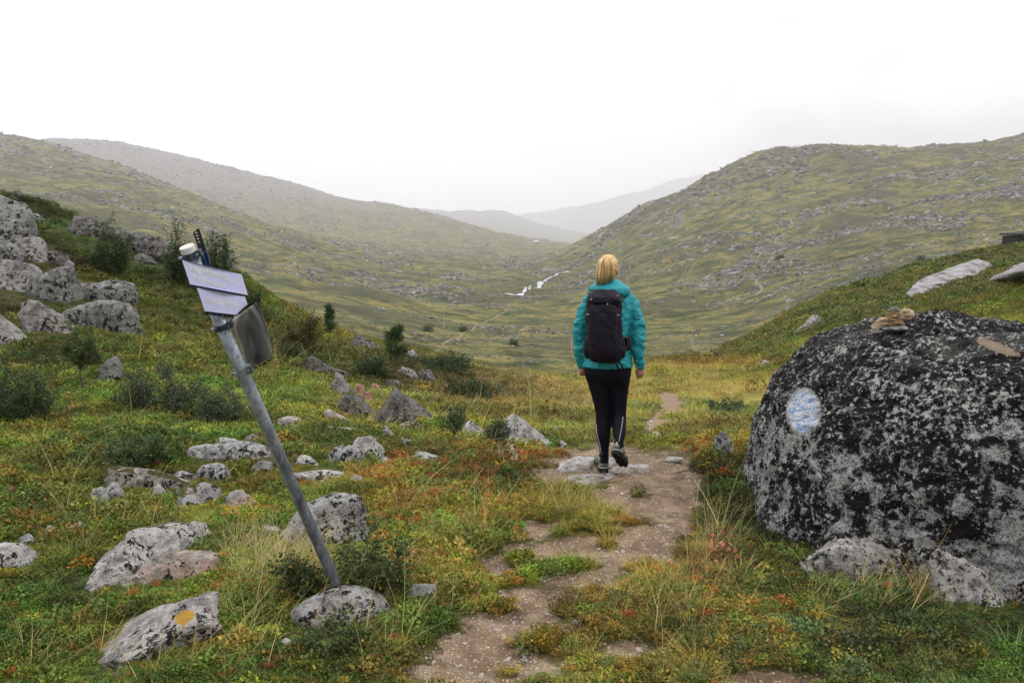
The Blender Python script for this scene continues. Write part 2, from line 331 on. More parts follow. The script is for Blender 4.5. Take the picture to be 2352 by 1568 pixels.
g = t.mix(t.ramp(mid_, 0.62, 0.72), g, t.mix(0.5, g, (0.24, 0.13, 0.03)))
pv = t.vor(75); pc = t.vor(75, out=1); pbig = t.vor(19); pbc = t.vor(19, out=1)
dirt = t.cramp(t.noise(4.5, 7, 0.68), [(0.30, (0.085, 0.052, 0.030)), (0.5, (0.235, 0.160, 0.096)), (0.66, (0.42, 0.315, 0.205))])
dirt = t.mix(t.ramp(t.noise(120, 3, 0.7), 0.35, 0.7), t.mix(0.5, dirt, (0.05, 0.035, 0.026)), dirt)
spk = t.mix(t.math('MULTIPLY', t.ramp(pv, 0.42, 0.28), t.ramp(pc, 0.62, 0.9)), dirt, (0.56, 0.51, 0.46))
spk = t.mix(t.math('MULTIPLY', t.ramp(pbig, 0.30, 0.22), t.ramp(pbc, 0.86, 0.93)), spk, (0.60, 0.56, 0.52))
sm = t.ramp(t.math('ADD', soil, t.math('MULTIPLY', t.math('SUBTRACT', t.noise(26, 5, 0.7), 0.5), 0.9)), 0.42, 0.60)
hgt = t.math('ADD', t.math('MULTIPLY', fine, t.math('SUBTRACT', 1.3, sm)), t.math('MULTIPLY', t.math('SUBTRACT', 1.0, pv), 0.4))
GROUND_MAT = t.done(t.mix(sm, g, spk), t.bump(hgt, 0.9, 0.03))
# far land: heath, sedge and bare rock
t = NT('mountain_heath_and_rock', 0.95)
n1 = t.noise(0.010, 7, 0.62); n2 = t.noise(0.045, 7, 0.66, stretch=(1, 1.5, 1)); n3 = t.noise(0.22, 6, 0.7); n4 = t.noise(0.9, 4, 0.7)
geo = t.n('ShaderNodeNewGeometry'); sn = t.n('ShaderNodeSeparateXYZ'); t.set(sn.inputs[0], geo.outputs['Normal']); sp = t.n('ShaderNodeSeparateXYZ'); t.set(sp.inputs[0], t.co)
gr = t.cramp(n2, [(0.36, (0.040, 0.062, 0.015)), (0.45, (0.110, 0.128, 0.030)), (0.52, (0.225, 0.215, 0.060)), (0.60, (0.36, 0.29, 0.085))])
gr = t.mix(t.math('MULTIPLY', t.ramp(n3, 0.42, 0.62), 0.6), gr, (0.075, 0.085, 0.030))
gr = t.mix(t.math('MULTIPLY', t.ramp(n1, 0.48, 0.60), 0.7), gr, (0.070, 0.068, 0.034))
gr = t.mix(t.math('MULTIPLY', t.ramp(n4, 0.4, 0.65), 0.35), gr, (0.045, 0.052, 0.020))
rk = t.cramp(t.noise(0.5, 6, 0.72), [(0.38, (0.055, 0.052, 0.056)), (0.5, (0.20, 0.19, 0.195)), (0.62, (0.46, 0.43, 0.42))])
rm = t.math('ADD', t.math('MULTIPLY', t.noise(0.075, 8, 0.74, stretch=(1, 0.8, 2.0)), 0.8), t.math('MULTIPLY', t.math('SUBTRACT', 1.0, sn.outputs[2]), 0.55))
rm = t.math('ADD', rm, t.math('MULTIPLY', t.ramp(sp.outputs[2], -60, 420), 0.12)); rm = t.math('ADD', rm, t.math('MULTIPLY', t.ramp(sp.outputs[1], 1200, 4200), 0.075))
FAR_MAT = t.done(t.mix(t.ramp(rm, 0.538, 0.575), gr, rk), t.bump(t.math('ADD', n3, t.math('MULTIPLY', n2, 3.0)), 1.0, 4.0))
near = land('ground', np.concatenate([np.linspace(0.5, 2.2, 14, endpoint=False), np.exp(np.linspace(math.log(2.2), math.log(46), 470))]), -0.98, 0.98, 440, GROUND_MAT, True)
near['kind'] = 'structure'
t = None
def slope_mat():
    t = NT('green_slope', 0.95)
    cov = t.attr('cover'); fine = t.noise(2.4, 7, 0.72); m = t.noise(0.35, 5, 0.6, stretch=(1, 2.0, 1))
    g = t.mix(t.ramp(fine, 0.38, 0.66), t.mix(0.5, cov, (0.025, 0.03, 0.012)), t.mix(0.1, cov, (0.3, 0.24, 0.09)))
    g = t.mix(t.math('MULTIPLY', t.ramp(m, 0.45, 0.65), 0.5), g, (0.05, 0.085, 0.02))
    g = t.mix(t.math('MULTIPLY', t.ramp(t.noise(0.6, 6, 0.7), 0.60, 0.68), 0.6), g, (0.20, 0.11, 0.03))
    return t.done(g, t.bump(fine, 0.8, 0.25))
slope = land('hillside', np.exp(np.linspace(math.log(45.4), math.log(150), 110)), -0.98, 0.98, 420, slope_mat(), True); slope['kind'] = 'structure'
far = land('mountains', np.exp(np.linspace(math.log(149.5), math.log(19000), 600)), -1.0, 1.0, 640, FAR_MAT); far['kind'] = 'structure'
# a base sheet out to the horizon behind and beside the camera
bm = bmesh.new(); bmesh.ops.create_grid(bm, x_segments=8, y_segments=8, size=19500); me = bpy.data.meshes.new('terrain'); bm.to_mesh(me); bm.free(); me.materials.append(FAR_MAT)
o = bpy.data.objects.new('terrain', me); C.objects.link(o); o.location = (0, 0, -75); o['kind'] = 'structure'
# the hillside behind the camera goes on flat
V = []; 
yy, xx = np.meshgrid(np.linspace(-60, 0.52, 40), np.linspace(-60, 60, 60), indexing='ij'); zz_ = 0.02 * fbm2(xx, yy, 3, 3) - 0.03 * sstep(0.0, 0.5, yy)
i_ = np.arange(2400).reshape(40, 60); F = np.stack([i_[:-1, :-1].ravel(), i_[:-1, 1:].ravel(), i_[1:, 1:].ravel(), i_[1:, :-1].ravel()], 1)
o = mesh_np('ground', np.stack([xx.ravel(), yy.ravel(), zz_.ravel() - 0.02], 1), F, FAR_MAT); o['kind'] = 'structure'
# haze
bm = bmesh.new(); bmesh.ops.create_cube(bm, size=1); me = bpy.data.meshes.new('haze'); bm.to_mesh(me); bm.free()
o = bpy.data.objects.new('haze', me); C.objects.link(o); o.scale = (40400, 40400, 2636); o.location = (0, 0, 2560 - 1318); o['kind'] = 'stuff'
hm = bpy.data.materials.new('haze'); hm.use_nodes = True; hn = hm.node_tree; hn.nodes.clear()
pv_ = nn(hn, 'ShaderNodeVolumePrincipled'); pv_.inputs['Color'].default_value = (0.985, 0.985, 1.0, 1); pv_.inputs['Density'].default_value = HAZE; pv_.inputs['Anisotropy'].default_value = 0.5
ho = nn(hn, 'ShaderNodeOutputMaterial'); hn.links.new(pv_.outputs[0], ho.inputs['Volume']); me.materials.append(hm)
# ------------------------------------------------------------------ ground cover (nobody could count it): instanced tufts, leaves and needles
def leaf_material(name, tint=(1, 1, 1), rough=0.55, var=0.45, trans=0.14):
    t = NT(name, rough)
    c = t.attr('col', 'INSTANCER'); info = t.n('ShaderNodeObjectInfo'); geo = t.n('ShaderNodeNewGeometry')
    r = geo.outputs['Random Per Island']
    tip = t.attr('tip', out=2)
    c = t.mix(t.math('MULTIPLY', r, var), c, t.mix(1.0, c, (1.75, 1.55, 1.2), 'MULTIPLY'))
    c = t.mix(t.math('MULTIPLY', t.math('GREATER_THAN', t.math('FRACT', t.math('MULTIPLY', r, 7.31)), 0.62), 0.5), c, t.mix(1.0, c, (0.42, 0.50, 0.5), 'MULTIPLY'))
    c = t.mix(t.math('MULTIPLY', tip, 0.20), c, (0.42, 0.32, 0.12))
    c = t.mix(1.0, c, tint, 'MULTIPLY')
    t.set(t.b.inputs['Base Color'], c)
    tr = t.n('ShaderNodeBsdfTranslucent'); t.set(tr.inputs[0], c); ms = t.n('ShaderNodeMixShader'); ms.inputs[0].default_value = trans
    t.nt.links.new(t.b.outputs[0], ms.inputs[1]); t.nt.links.new(tr.outputs[0], ms.inputs[2])
    out = [n for n in t.nt.nodes if n.type == 'OUTPUT_MATERIAL'][0]; t.nt.links.new(ms.outputs[0], out.inputs[0])
    return t.m
M_BLADE = leaf_material('grass_blade', var=0.5); M_LEAF = leaf_material('leaf', var=0.5)
def set_tip(o, tip):
    a = o.data.attributes.new('tip', 'FLOAT', 'POINT'); a.data.foreach_set('value', np.asarray(tip, np.float32))
def tuft(n, h, spread, lean, wd, seed, seg=3, droop=0.5, spiky=False):
    g = np.random.default_rng(seed); V = []; F = []; T = []; k = 0
    for i in range(n):
        a = g.uniform(0, 6.283); r = spread * math.sqrt(g.uniform(0, 1)) ; bx, by = r * math.cos(a), r * math.sin(a)
        da = a + g.normal(0, 0.6); L_ = h * g.uniform(0.45, 1.1); ln = lean * g.uniform(0.3, 1.4); w0 = wd * g.uniform(0.7, 1.3)
        dx, dy = math.cos(da), math.sin(da); px_, py_ = -dy, dx
        for j in range(seg + 1):
            f = j / seg; out = L_ * (ln * f + droop * ln * f * f); zz_ = L_ * (f - 0.35 * ln * f * f)
            wj = w0 * (1 - f) ** 0.7
            if j < seg: V += [(bx + dx * out - px_ * wj, by + dy * out - py_ * wj, zz_), (bx + dx * out + px_ * wj, by + dy * out + py_ * wj, zz_)]; T += [f ** 2, f ** 2]
            else: V.append((bx + dx * out, by + dy * out, zz_)); T.append(1)
        for j in range(seg - 1): F.append((k + 2 * j, k + 2 * j + 1, k + 2 * j + 3)); F.append((k + 2 * j, k + 2 * j + 3, k + 2 * j + 2))
        F.append((k + 2 * seg - 2, k + 2 * seg - 1, k + 2 * seg)); k = len(V)
    return np.array(V), np.array(F), np.array(T)
def leafy(n, h, spread, ls, seed, asp=0.5, up=0.5, heap=True):
    """little leaves on short stems filling a low cushion"""
    g = np.random.default_rng(seed); V = []; F = []; T = []
    for i in range(n):
        a = g.uniform(0, 6.283); r = spread * math.sqrt(g.uniform(0, 1)); z = h * g.uniform(0.05, 1) * (1 - 0.6 * (r / spread) ** 2 if heap else 1)
        c = np.array([r * math.cos(a), r * math.sin(a), z]); th = g.uniform(0, 6.283); el = g.uniform(-0.3, 1.1) * up + 0.2
        d = np.array([math.cos(th) * math.cos(el), math.sin(th) * math.cos(el), math.sin(el)]); s_ = np.cross(d, [0, 0, 1]); s_ /= np.linalg.norm(s_) + 1e-6
        q = g.uniform(-1, 1); nn_ = np.cross(s_, d); s_ = s_ * math.cos(q) + nn_ * math.sin(q)
        l = ls * g.uniform(0.6, 1.3); k = len(V)
        V += [c, c + d * l * 0.5 + s_ * l * asp * 0.5, c + d * l, c + d * l * 0.5 - s_ * l * asp * 0.5]; F += [(k, k + 1, k + 2), (k, k + 2, k + 3)]; T += [0, 0.1, 0.2, 0.1]
    return np.array(V), np.array(F), np.array(T)
def proto(V, F, T, mat, name):
    o = mesh_np(name, V, F, mat, smooth=True, link=False); set_tip(o, T); return o
def protos(name, lst, mat):
    col = bpy.data.collections.new(name)
    for i, (V, F, T) in enumerate(lst):
        col.objects.link(proto(V, F, T, mat, '%s_%02d' % (name, i)))
    return col
P_GRASS = protos('grass_tuft', [tuft(34, 1.0, 0.42, 0.75, 0.026, 5 + i, droop=0.8) for i in range(4)], M_BLADE)
P_FINE = protos('fine_grass', [tuft(26, 1.0, 0.30, 0.9, 0.013, 15 + i, droop=1.0) for i in range(3)], M_BLADE)
P_LEAF = protos('small_leaf_shrub', [leafy(150, 0.9, 1.0, 0.26, 25 + i, 0.62, 0.9) for i in range(4)], M_LEAF)
P_NEEDLE = protos('crowberry', [leafy(230, 0.7, 1.0, 0.20, 35 + i, 0.30, 1.6) for i in range(3)], M_LEAF)
P_LICHEN = protos('lichen', [leafy(120, 0.5, 1.0, 0.16, 45 + i, 0.8, 1.2) for i in range(2)], M_LEAF)
def scatter(name, P, scale, rot, col, pick, coll, kind='stuff'):
    me = bpy.data.meshes.new(name); me.vertices.add(len(P)); me.vertices.foreach_set('co', np.asarray(P, np.float32).ravel())
    def add(n, t, key, v): a = me.attributes.new(n, t, 'POINT'); a.data.foreach_set(key, np.asarray(v).ravel())
    add('scl', 'FLOAT_VECTOR', 'vector', np.asarray(scale, np.float32)); add('rot', 'FLOAT_VECTOR', 'vector', np.asarray(rot, np.float32))
    add('col', 'FLOAT_COLOR', 'color', np.concatenate([col, np.ones((len(col), 1))], 1).astype(np.float32)); add('pick', 'INT', 'value', np.asarray(pick, np.int32))
    o = bpy.data.objects.new(name, me); C.objects.link(o); o['kind'] = kind
    ng = bpy.data.node_groups.new(name, 'GeometryNodeTree'); ng.interface.new_socket('Geometry', in_out='INPUT', socket_type='NodeSocketGeometry'); ng.interface.new_socket('Geometry', in_out='OUTPUT', socket_type='NodeSocketGeometry')
    N = ng.nodes.new; gi, go = N('NodeGroupInput'), N('NodeGroupOutput'); ip = N('GeometryNodeInstanceOnPoints'); ci = N('GeometryNodeCollectionInfo')
    ci.inputs['Collection'].default_value = coll; ci.inputs['Separate Children'].default_value = True; ci.inputs['Reset Children'].default_value = True
    def na(n, t):
        x = N('GeometryNodeInputNamedAttribute'); x.data_type = t; x.inputs['Name'].default_value = n; return x.outputs['Attribute']
    K = ng.links.new
    K(gi.outputs[0], ip.inputs['Points']); K(ci.outputs[0], ip.inputs['Instance']); ip.inputs['Pick Instance'].default_value = True
    K(na('pick', 'INT'), ip.inputs['Instance Index']); K(na('scl', 'FLOAT_VECTOR'), ip.inputs['Scale'])
    e2r = N('FunctionNodeEulerToRotation'); K(na('rot', 'FLOAT_VECTOR'), e2r.inputs[0]); K(e2r.outputs[0], ip.inputs['Rotation']); K(ip.outputs[0], go.inputs[0])
    md = o.modifiers.new('scatter', 'NODES'); md.node_group = ng
    return o
BLOCK = []; LOW = []      # (x, y, radius) where stones stand: no cover grows through them
def blocked(x, y):
    b = np.zeros(len(x), bool)
    for bx, by, rx, ry in BLOCK: b |= ((x - bx) / rx) ** 2 + ((y - by) / ry) ** 2 < 1
    return b
def cover():
    N = 150000
    ly = rng.uniform(math.log(2.3), math.log(46), N); y = np.exp(ly); a = rng.uniform(-0.74, 0.74, N); x = a * y
    z = ground_z(x, y); zb = base_z(x, y)
    X, Yp = proj(x, y, z)
    s = soil_mask(x, y, zb); W = zone_weights(x, y, zb)
    keep = (rng.uniform(0, 1, N) > s * 2.1) & (X > -260) & (X < 2612) & (Yp < 1760) & ~blocked(x, y) & ~((s > 0.4) & (y < 5.2) & (rng.uniform(0, 1, N) < 0.9))
    # beyond the crest on the left nothing shows: thin it out
    keep &= ~((y > 26) & (x < 1.5)) 
    x, y, z, X, Yp, W, s = x[keep], y[keep], z[keep], X[keep], Yp[keep], W[keep], s[keep]; n = len(x)
    cum = np.cumsum(W, 1); k = (rng.uniform(0, 1, n)[:, None] > cum).sum(1); k = np.minimum(k, 8)
    ow = (0.58 - 0.33 * sstep(6, 16, y))[:, None]; col = ow * PAL[k] + (1 - ow) * (W @ PAL); col *= np.exp(rng.normal(0, 0.26, (n, 1)) + 1.15 * fbm2(5.5 * x / y, 8 * np.log(y), 4, 95, .6)[:, None]) * np.exp(rng.normal(0, 0.09, (n, 3)))
    lum = col.max(1, keepdims=True); col *= np.minimum(1, (.17 + .24 * np.clip(lum, 0, .6)) / lum)
    fy = (np.maximum(y, 3) / 5.0)
    r = 0.050 * fy ** 0.62 * np.exp(rng.normal(0, 0.28, n)); edge = 1 - 0.55 * np.clip(s * 1.6, 0, 1); r *= edge
    for bx, by, rx, ry in [q for q in BLOCK if q[3] < .8]: r = np.where((((x - bx) / (rx * 1.25)) ** 2 + ((y - by + ry * 0.9) / (ry * 1.5)) ** 2 < 1), r * 0.55, r)
    # kinds: where sedge stands and where dwarf shrubs
    u = rng.uniform(0, 1, n); gn = fbm2(7 * x / y, 9 * np.log(y), 4, 91) * 1.4
    meadow = np.exp(-(((X - 1650) / 330) ** 2 + ((Yp - 900) / 60) ** 2)) + np.exp(-(((X - 1430) / 260) ** 2 + ((Yp - 1330) / 110) ** 2)) * 0.8 + np.exp(-(((X - 1300) / 120) ** 2 + ((Yp - 1160) / 50) ** 2))
    bl = np.exp(-(((X - 2080) / 300) ** 2 + ((Yp - 1380) / 80) ** 2)) + np.exp(-(((X - 1650) / 60) ** 2 + ((Yp - 1110) / 50) ** 2)) * 1.2
    pg = np.clip(0.16 + 0.40 * gn + 0.8 * meadow - 0.5 * bl + np.where(k == 5, 0.5, 0) + np.where(k == 3, .12, 0) - np.where((k == 4) | (k == 0) | (k == 8), 0.30, 0), 0.03, 0.97)
    lichen = (k == 7); grass = (u < pg) & ~lichen; needle = ~grass & ~lichen & ((k == 0) | (k == 6)); leaf = ~grass & ~lichen & ~needle
    rz = rng.uniform(0, 6.283, n); tx = rng.normal(0, 0.16, n); ty = rng.normal(0, 0.16, n); rot = np.stack([tx, ty, rz], 1)
    P = np.stack([x, y, z - 0.15 * r], 1)
    def put(name, m, coll, sx, sz, npick, cmul=1.0):
        sc = np.stack([r[m] * sx, r[m] * sx, r[m] * sz * np.exp(rng.normal(0, 0.2, m.sum()))], 1)
        scatter(name, P[m], sc, rot[m], col[m] * cmul, rng.integers(0, npick, m.sum()), coll)
    fineg = grass & (rng.uniform(0, 1, n) < 0.4)
    put('grass', grass & ~fineg, P_GRASS, 1.2, 1.15, 4, 1.6); put('sedge', fineg, P_FINE, 1.5, 1.5, 3, 1.7)
    put('bilberry_cover', leaf, P_LEAF, 1.05, 0.95, 4, 1.5); put('crowberry_cover', needle, P_NEEDLE, 1.2, 1.0, 3, 1.2); put('lichen_cover', lichen, P_LICHEN, 0.9, 0.8, 2, 1.0)
    # coloured autumn leaves, single and few
    m = (rng.uniform(0, 1, n) < np.clip(0.002 + 0.08 * W[:, 4], 0, 0.06)) & (y < 14)
    c2 = np.array([(0.42, 0.09, 0.02), (0.5, 0.19, 0.02), (0.55, 0.36, 0.04), (0.33, 0.04, 0.03)])[rng.choice(4, m.sum(), p=[.4, .25, .2, .15])]
    scatter('autumn_leaves', P[m] + [0, 0, 0.02], np.repeat(r[m][:, None] * 0.75, 3, 1), rot[m], c2, rng.integers(0, 4, m.sum()), P_LEAF)
    # long pale grass straws leaning over
    reg = [(760, 1400, 330, 110, 420), (1050, 1210, 140, 100, 240), (300, 1500, 330, 60, 160), (640, 1320, 120, 60, 900), (1640, 1240, 60, 60, 150), (2100, 1370, 220, 40, 330), (980, 960, 400, 40, 260), (650, 800, 260, 60, 200), (1640, 890, 200, 25, 320), (1350, 1160, 90, 50, 140), (1500, 1420, 200, 90, 160), (250, 1180, 260, 80, 160)]
    xs_, ys_, cs = [], [], []
    for cx, cy, rx, ry, cnt in reg:
        for _ in range(int(cnt * 0.42)):
            qx, qy = rng.normal(cx, rx * 0.55), rng.normal(cy, ry * 0.55)
            p = at(qx, qy, 5); d = ray(qx, qy)
            if d.z >= -0.02: continue
            Yg = 1.65 / (-d.z / d.y)
            for _i in range(5): Yg = (CZ - float(base_z(d.x / d.y * Yg, Yg))) / (-d.z / d.y)
            if 2.3 < Yg < 40: xs_.append(d.x / d.y * Yg); ys_.append(Yg); cs.append((0.46, 0.40, 0.20) if rng.uniform() < 0.6 else ((0.30, 0.34, 0.10) if rng.uniform() < .6 else (0.42, 0.22, 0.07)))
    xs_, ys_ = np.array(xs_), np.array(ys_); cs = np.array(cs); m = ~blocked(xs_, ys_) & (soil_mask(xs_, ys_) < 0.5); xs_, ys_, cs = xs_[m], ys_[m], cs[m]
    P = np.stack([xs_, ys_, ground_z(xs_, ys_) - 0.01], 1); n2 = len(P)
    hh = 0.17 * np.exp(rng.normal(0, 0.3, n2)) * np.clip(ys_ / 5, 0.9, 1.8)
    scatter('tall_straw', P, np.stack([hh, hh, hh], 1), np.stack([rng.normal(0, .12, n2), rng.normal(0.35, 0.2, n2), rng.normal(0, 0.5, n2)], 1), cs, rng.integers(0, 3, n2), P_STRAW)
P_STRAW = protos('straw', [tuft(4, 1.3, 0.12, 0.55, 0.0065, 65 + i, seg=5, droop=0.9) for i in range(3)], M_BLADE)
# gravel lying on the bare path
def gravel(mat):
    N = 9000; y = np.exp(rng.uniform(math.log(2.4), math.log(7.6), N)); x = rng.uniform(-0.3, 0.75, N) * y; s = soil_mask(x, y); m = (s > 0.45) & ~blocked(x, y)
    x, y = x[m], y[m]; n = len(x); r = np.minimum(0.016, 0.0042 * np.exp(rng.normal(0, 0.6, n)) * (1 + (rng.uniform(0, 1, n) < 0.03) * 2.0))
    coll = bpy.data.collections.new('pebble')
    for i in range(4):
        V, F = ico(1); V = V * np.array([1.2, 0.9, 0.6]) * (1 + 0.25 * noise3(V[:, 0] * 1.7, V[:, 1] * 1.7, V[:, 2] * 1.7 + i * 9, i))[:, None]
        coll.objects.link(mesh_np('pebble_%d' % i, V, F, mat, smooth=False, link=False))
    c = np.array([(0.46, 0.42, 0.38), (0.30, 0.24, 0.19), (0.20, 0.16, 0.14), (0.40, 0.30, 0.22)])[rng.integers(0, 4, n)]
    scatter('gravel', np.stack([x, y, ground_z(x, y) - 0.03 * np.clip(soil_mask(x, y), 0, 1) + r * 0.1], 1), np.repeat(r[:, None], 3, 1), np.stack([rng.normal(0, .3, n), rng.normal(0, .3, n), rng.uniform(0, 6.28, n)], 1), c, rng.integers(0, 4, n), coll)

def far_cover():
    n = 15000; y = np.exp(rng.uniform(math.log(44), math.log(112), n)); a = rng.uniform(0.02, 0.74, n); x = a * y; z = ground_z(x, y); zb = base_z(x, y); W = zone_weights(x, y, zb)
    k = np.minimum((rng.uniform(0, 1, n)[:, None] > np.cumsum(W, 1)).sum(1), 8); col = (0.5 * PAL[k] + 0.5 * (W @ PAL)) * np.exp(rng.normal(0, 0.3, (n, 1)))
    r = 0.0042 * y * np.exp(rng.normal(0, .35, n)); rot = np.stack([rng.normal(0, .15, n), rng.normal(0, .15, n), rng.uniform(0, 6.28, n)], 1)
    scatter('slope_heather', np.stack([x, y, z - 0.2 * r], 1), np.stack([r * 1.2, r * 1.2, r * 0.9], 1), rot, col * 1.1, rng.integers(0, 4, n), P_LEAF)
    # grey rocks strewn over the mountains, past counting
    t = NT('mountain_rock', 0.95); c = t.attr('col', 'INSTANCER'); c = t.mix(t.ramp(t.noise(2.2, 5, .7), .42, .6), t.mix(1.0, c, (.5, .49, .5), 'MULTIPLY'), c); m = t.done(c, t.bump(t.noise(3, 5, .7), .8, .3))
    coll = bpy.data.collections.new('mountain_rocks')
    for i in range(5):
        V, F = rock_shape(500 + i, 2, 8, .2); coll.objects.link(mesh_np('mountain_rock_%d' % i, V * np.array([1.5, .9, .62]), F, m, smooth=False, link=False))
    N = 260000; y = np.exp(rng.uniform(math.log(160), math.log(5000), N)); x = rng.uniform(-0.72, 0.72, N) * y
    msk = fbm2(x / 90, y / 60, 5, 201, .62) + 0.5 * fbm2(x / 22, y / 14, 4, 205, .6)
    hz = base_z(x, y); bx = np.where((x > 0.18 * y) & (y > 380), .13, 0) + 0.10 * sstep(0, 300, hz)
    p = sstep(-0.02, 0.40, msk + bx - 0.04); keep = rng.uniform(0, 1, N) < (p * 0.75 + 0.03) * (0.35 + 0.65 * sstep(300, 700, y)); x, y, p = x[keep], y[keep], p[keep]; n = len(x)
    r = 0.00108 * y * (0.6 + 0.5 * sstep(250, 650, y)) * np.exp(rng.normal(0, .48, n)) * (0.55 + 0.9 * p); r = np.minimum(r, 0.0022 * y) * (1 - .5 * sstep(1500, 2500, y)); z = ground_z(x, y)
    g = np.exp(rng.normal(math.log(0.22), .45, n))[:, None] * np.array([[1.0, .965, .955]])
    sc = np.stack([r * np.exp(rng.normal(.2, .3, n)), r, r * np.exp(rng.normal(0, .3, n))], 1)
    scatter('scattered_mountain_rocks', np.stack([x, y, z], 1), sc, np.stack([rng.normal(0, .25, n), rng.normal(-.15, .3, n), rng.normal(0, .5, n)], 1), np.minimum(g, .5), rng.integers(0, 5, n), coll)
    # low dark scrub in the valley
    N = 30000; y = np.exp(rng.uniform(math.log(150), math.log(1500), N)); x = rng.uniform(-0.72, 0.72, N) * y; q = fbm2(x / 60, y / 35, 5, 221, .62); keep = q > .12; x, y = x[keep], y[keep]; n = len(x)
    r = 0.0020 * y * np.exp(rng.normal(0, .4, n)); col = np.array([(.045, .07, .022), (.08, .095, .03), (.06, .045, .02)])[rng.integers(0, 3, n)]
    scatter('valley_scrub', np.stack([x, y, ground_z(x, y)], 1), np.stack([r * 1.8, r, r * .7], 1), np.stack([np.zeros(n), np.zeros(n), rng.normal(0, .6, n)], 1), col, rng.integers(0, 3, n), P_NEEDLE)
# ------------------------------------------------------------------ stones
_ICO = {}
def ico(sub):
    if sub not in _ICO:
        bm = bmesh.new(); bmesh.ops.create_icosphere(bm, subdivisions=sub, radius=1)
        _ICO[sub] = (np.array([v.co[:] for v in bm.verts]), np.array([[v.index for v in f.verts] for f in bm.faces])); bm.free()
    return _ICO[sub][0].copy(), _ICO[sub][1]
def rock_material(name, light=(0.40, 0.385, 0.37), dark=(0.16, 0.155, 0.15), black=0.35, warm=0.1, moss=0.1, s=1.0, greenish=0.0, hue=(0.42, 0.27, 0.17)):
    """s: how many metres across the stone's pattern repeats roughly (bigger stones further away use a bigger s)"""
    light = tuple(min(.78, v * 1.28) for v in light); t = NT(name, 0.92); k = 1.35 / s
    a = t.noise(6 * k, 8, 0.68); b = t.noise(17 * k, 7, 0.72, dist=0.3); f = t.noise(90 * k, 4, 0.75)
    c = t.cramp(a, [(0.34, dark), (0.43, tuple(0.45 * p + 0.55 * q for p, q in zip(light, dark))), (0.52, tuple(min(.8, 1.15 * v) for v in light))])
    c = t.mix(t.ramp(f, 0.3, 0.7), t.mix(1.0, c, (0.62, 0.61, 0.62), 'MULTIPLY'), t.mix(1.0, c, (1.22, 1.2, 1.18), 'MULTIPLY'))
    if warm: c = t.mix(t.ramp(t.noise(3.5 * k, 6, 0.65), 0.66 - warm * 0.45, 0.74 - warm * 0.45), c, t.mix(0.65, c, hue))
    if greenish: c = t.mix(t.math('MULTIPLY', t.ramp(t.noise(5 * k, 5, 0.6), 0.45, 0.6), greenish), c, (0.20, 0.23, 0.19))
    th = 0.655 - black * 0.26
    b = t.math('ADD', b, t.math('MULTIPLY', t.math('SUBTRACT', t.noise(2.6 * k, 4, 0.6), 0.5), 0.42))
    c = t.mix(t.ramp(b, th, th + 0.035), c, (0.014, 0.013, 0.014))
    b2 = t.noise(38 * k, 5, 0.7); c = t.mix(t.math('MULTIPLY', t.ramp(b2, 0.575, 0.61), 0.8), c, (0.56, 0.55, 0.50))
    geo = t.n('ShaderNodeNewGeometry'); sn = t.n('ShaderNodeSeparateXYZ'); t.set(sn.inputs[0], geo.outputs['Normal'])
    if moss:
        mm = t.math('MULTIPLY', t.ramp(sn.outputs[2], 0.35, 0.85), t.ramp(t.noise(4.5 * k, 6, 0.6), 0.66 - moss * 0.4, 0.72 - moss * 0.4))
        c = t.mix(mm, c, t.cramp(f, [(0.35, (0.035, 0.04, 0.012)), (0.65, (0.14, 0.115, 0.03))]))
    st = t.noise(9 * k, 8, 0.7, stretch=(1, 1, 2.4))
    return t, c, t.bump(t.math('ADD', t.math('MULTIPLY', st, 1.3), t.math('MULTIPLY', f, 0.35)), 1.0, 0.085 * s)
def rock_mat(*a, **k):
    t, c, n = rock_material(*a, **k); return t.done(c, n)
RM = {
 'pale': rock_mat('pale_lichen_rock', (0.56, 0.54, 0.52), (0.24, 0.23, 0.225), 0.42, 0.12, 0.10, 1.0),
 'pink': rock_mat('pink_grey_rock', (0.54, 0.50, 0.47), (0.26, 0.23, 0.21), 0.30, 0.42, 0.05, 1.0, hue=(0.55, 0.33, 0.22)),
 'grey': rock_mat('grey_lichen_rock', (0.42, 0.42, 0.41), (0.15, 0.15, 0.15), 0.52, 0.08, 0.12, 1.0),
 'mossy': rock_mat('mossy_rock', (0.40, 0.38, 0.35), (0.14, 0.13, 0.12), 0.45, 0.15, 0.55, 1.0),
 'dark': rock_mat('dark_rock', (0.20, 0.19, 0.175), (0.055, 0.052, 0.050), 0.42, 0.12, 0.15, 1.8),
 'cliff': rock_mat('grey_green_cliff_rock', (0.34, 0.345, 0.33), (0.085, 0.085, 0.082), 0.40, 0.08, 0.12, 2.4, 0.5),
 'cliff2': rock_mat('pale_cliff_rock', (0.46, 0.44, 0.43), (0.13, 0.12, 0.12), 0.38, 0.20, 0.20, 2.4, 0.2),
 'crest': rock_mat('dark_crest_rock', (0.19, 0.18, 0.17), (0.04, 0.038, 0.037), 0.40, 0.05, 0.20, 2.4),
 'red': rock_mat('reddish_rock', (0.50, 0.27, 0.21), (0.24, 0.12, 0.09), 0.15, 0.2, 0.1, 1.6),
 'slab': rock_mat('pale_slab_rock', (0.46, 0.45, 0.46), (0.20, 0.19, 0.195), 0.18, 0.05, 0.10, 8.0),
 'path': rock_mat('worn_path_rock', (0.60, 0.57, 0.55), (0.30, 0.26, 0.22), 0.12, 0.35, 0.0, 0.9, hue=(0.30, 0.20, 0.13)),
}
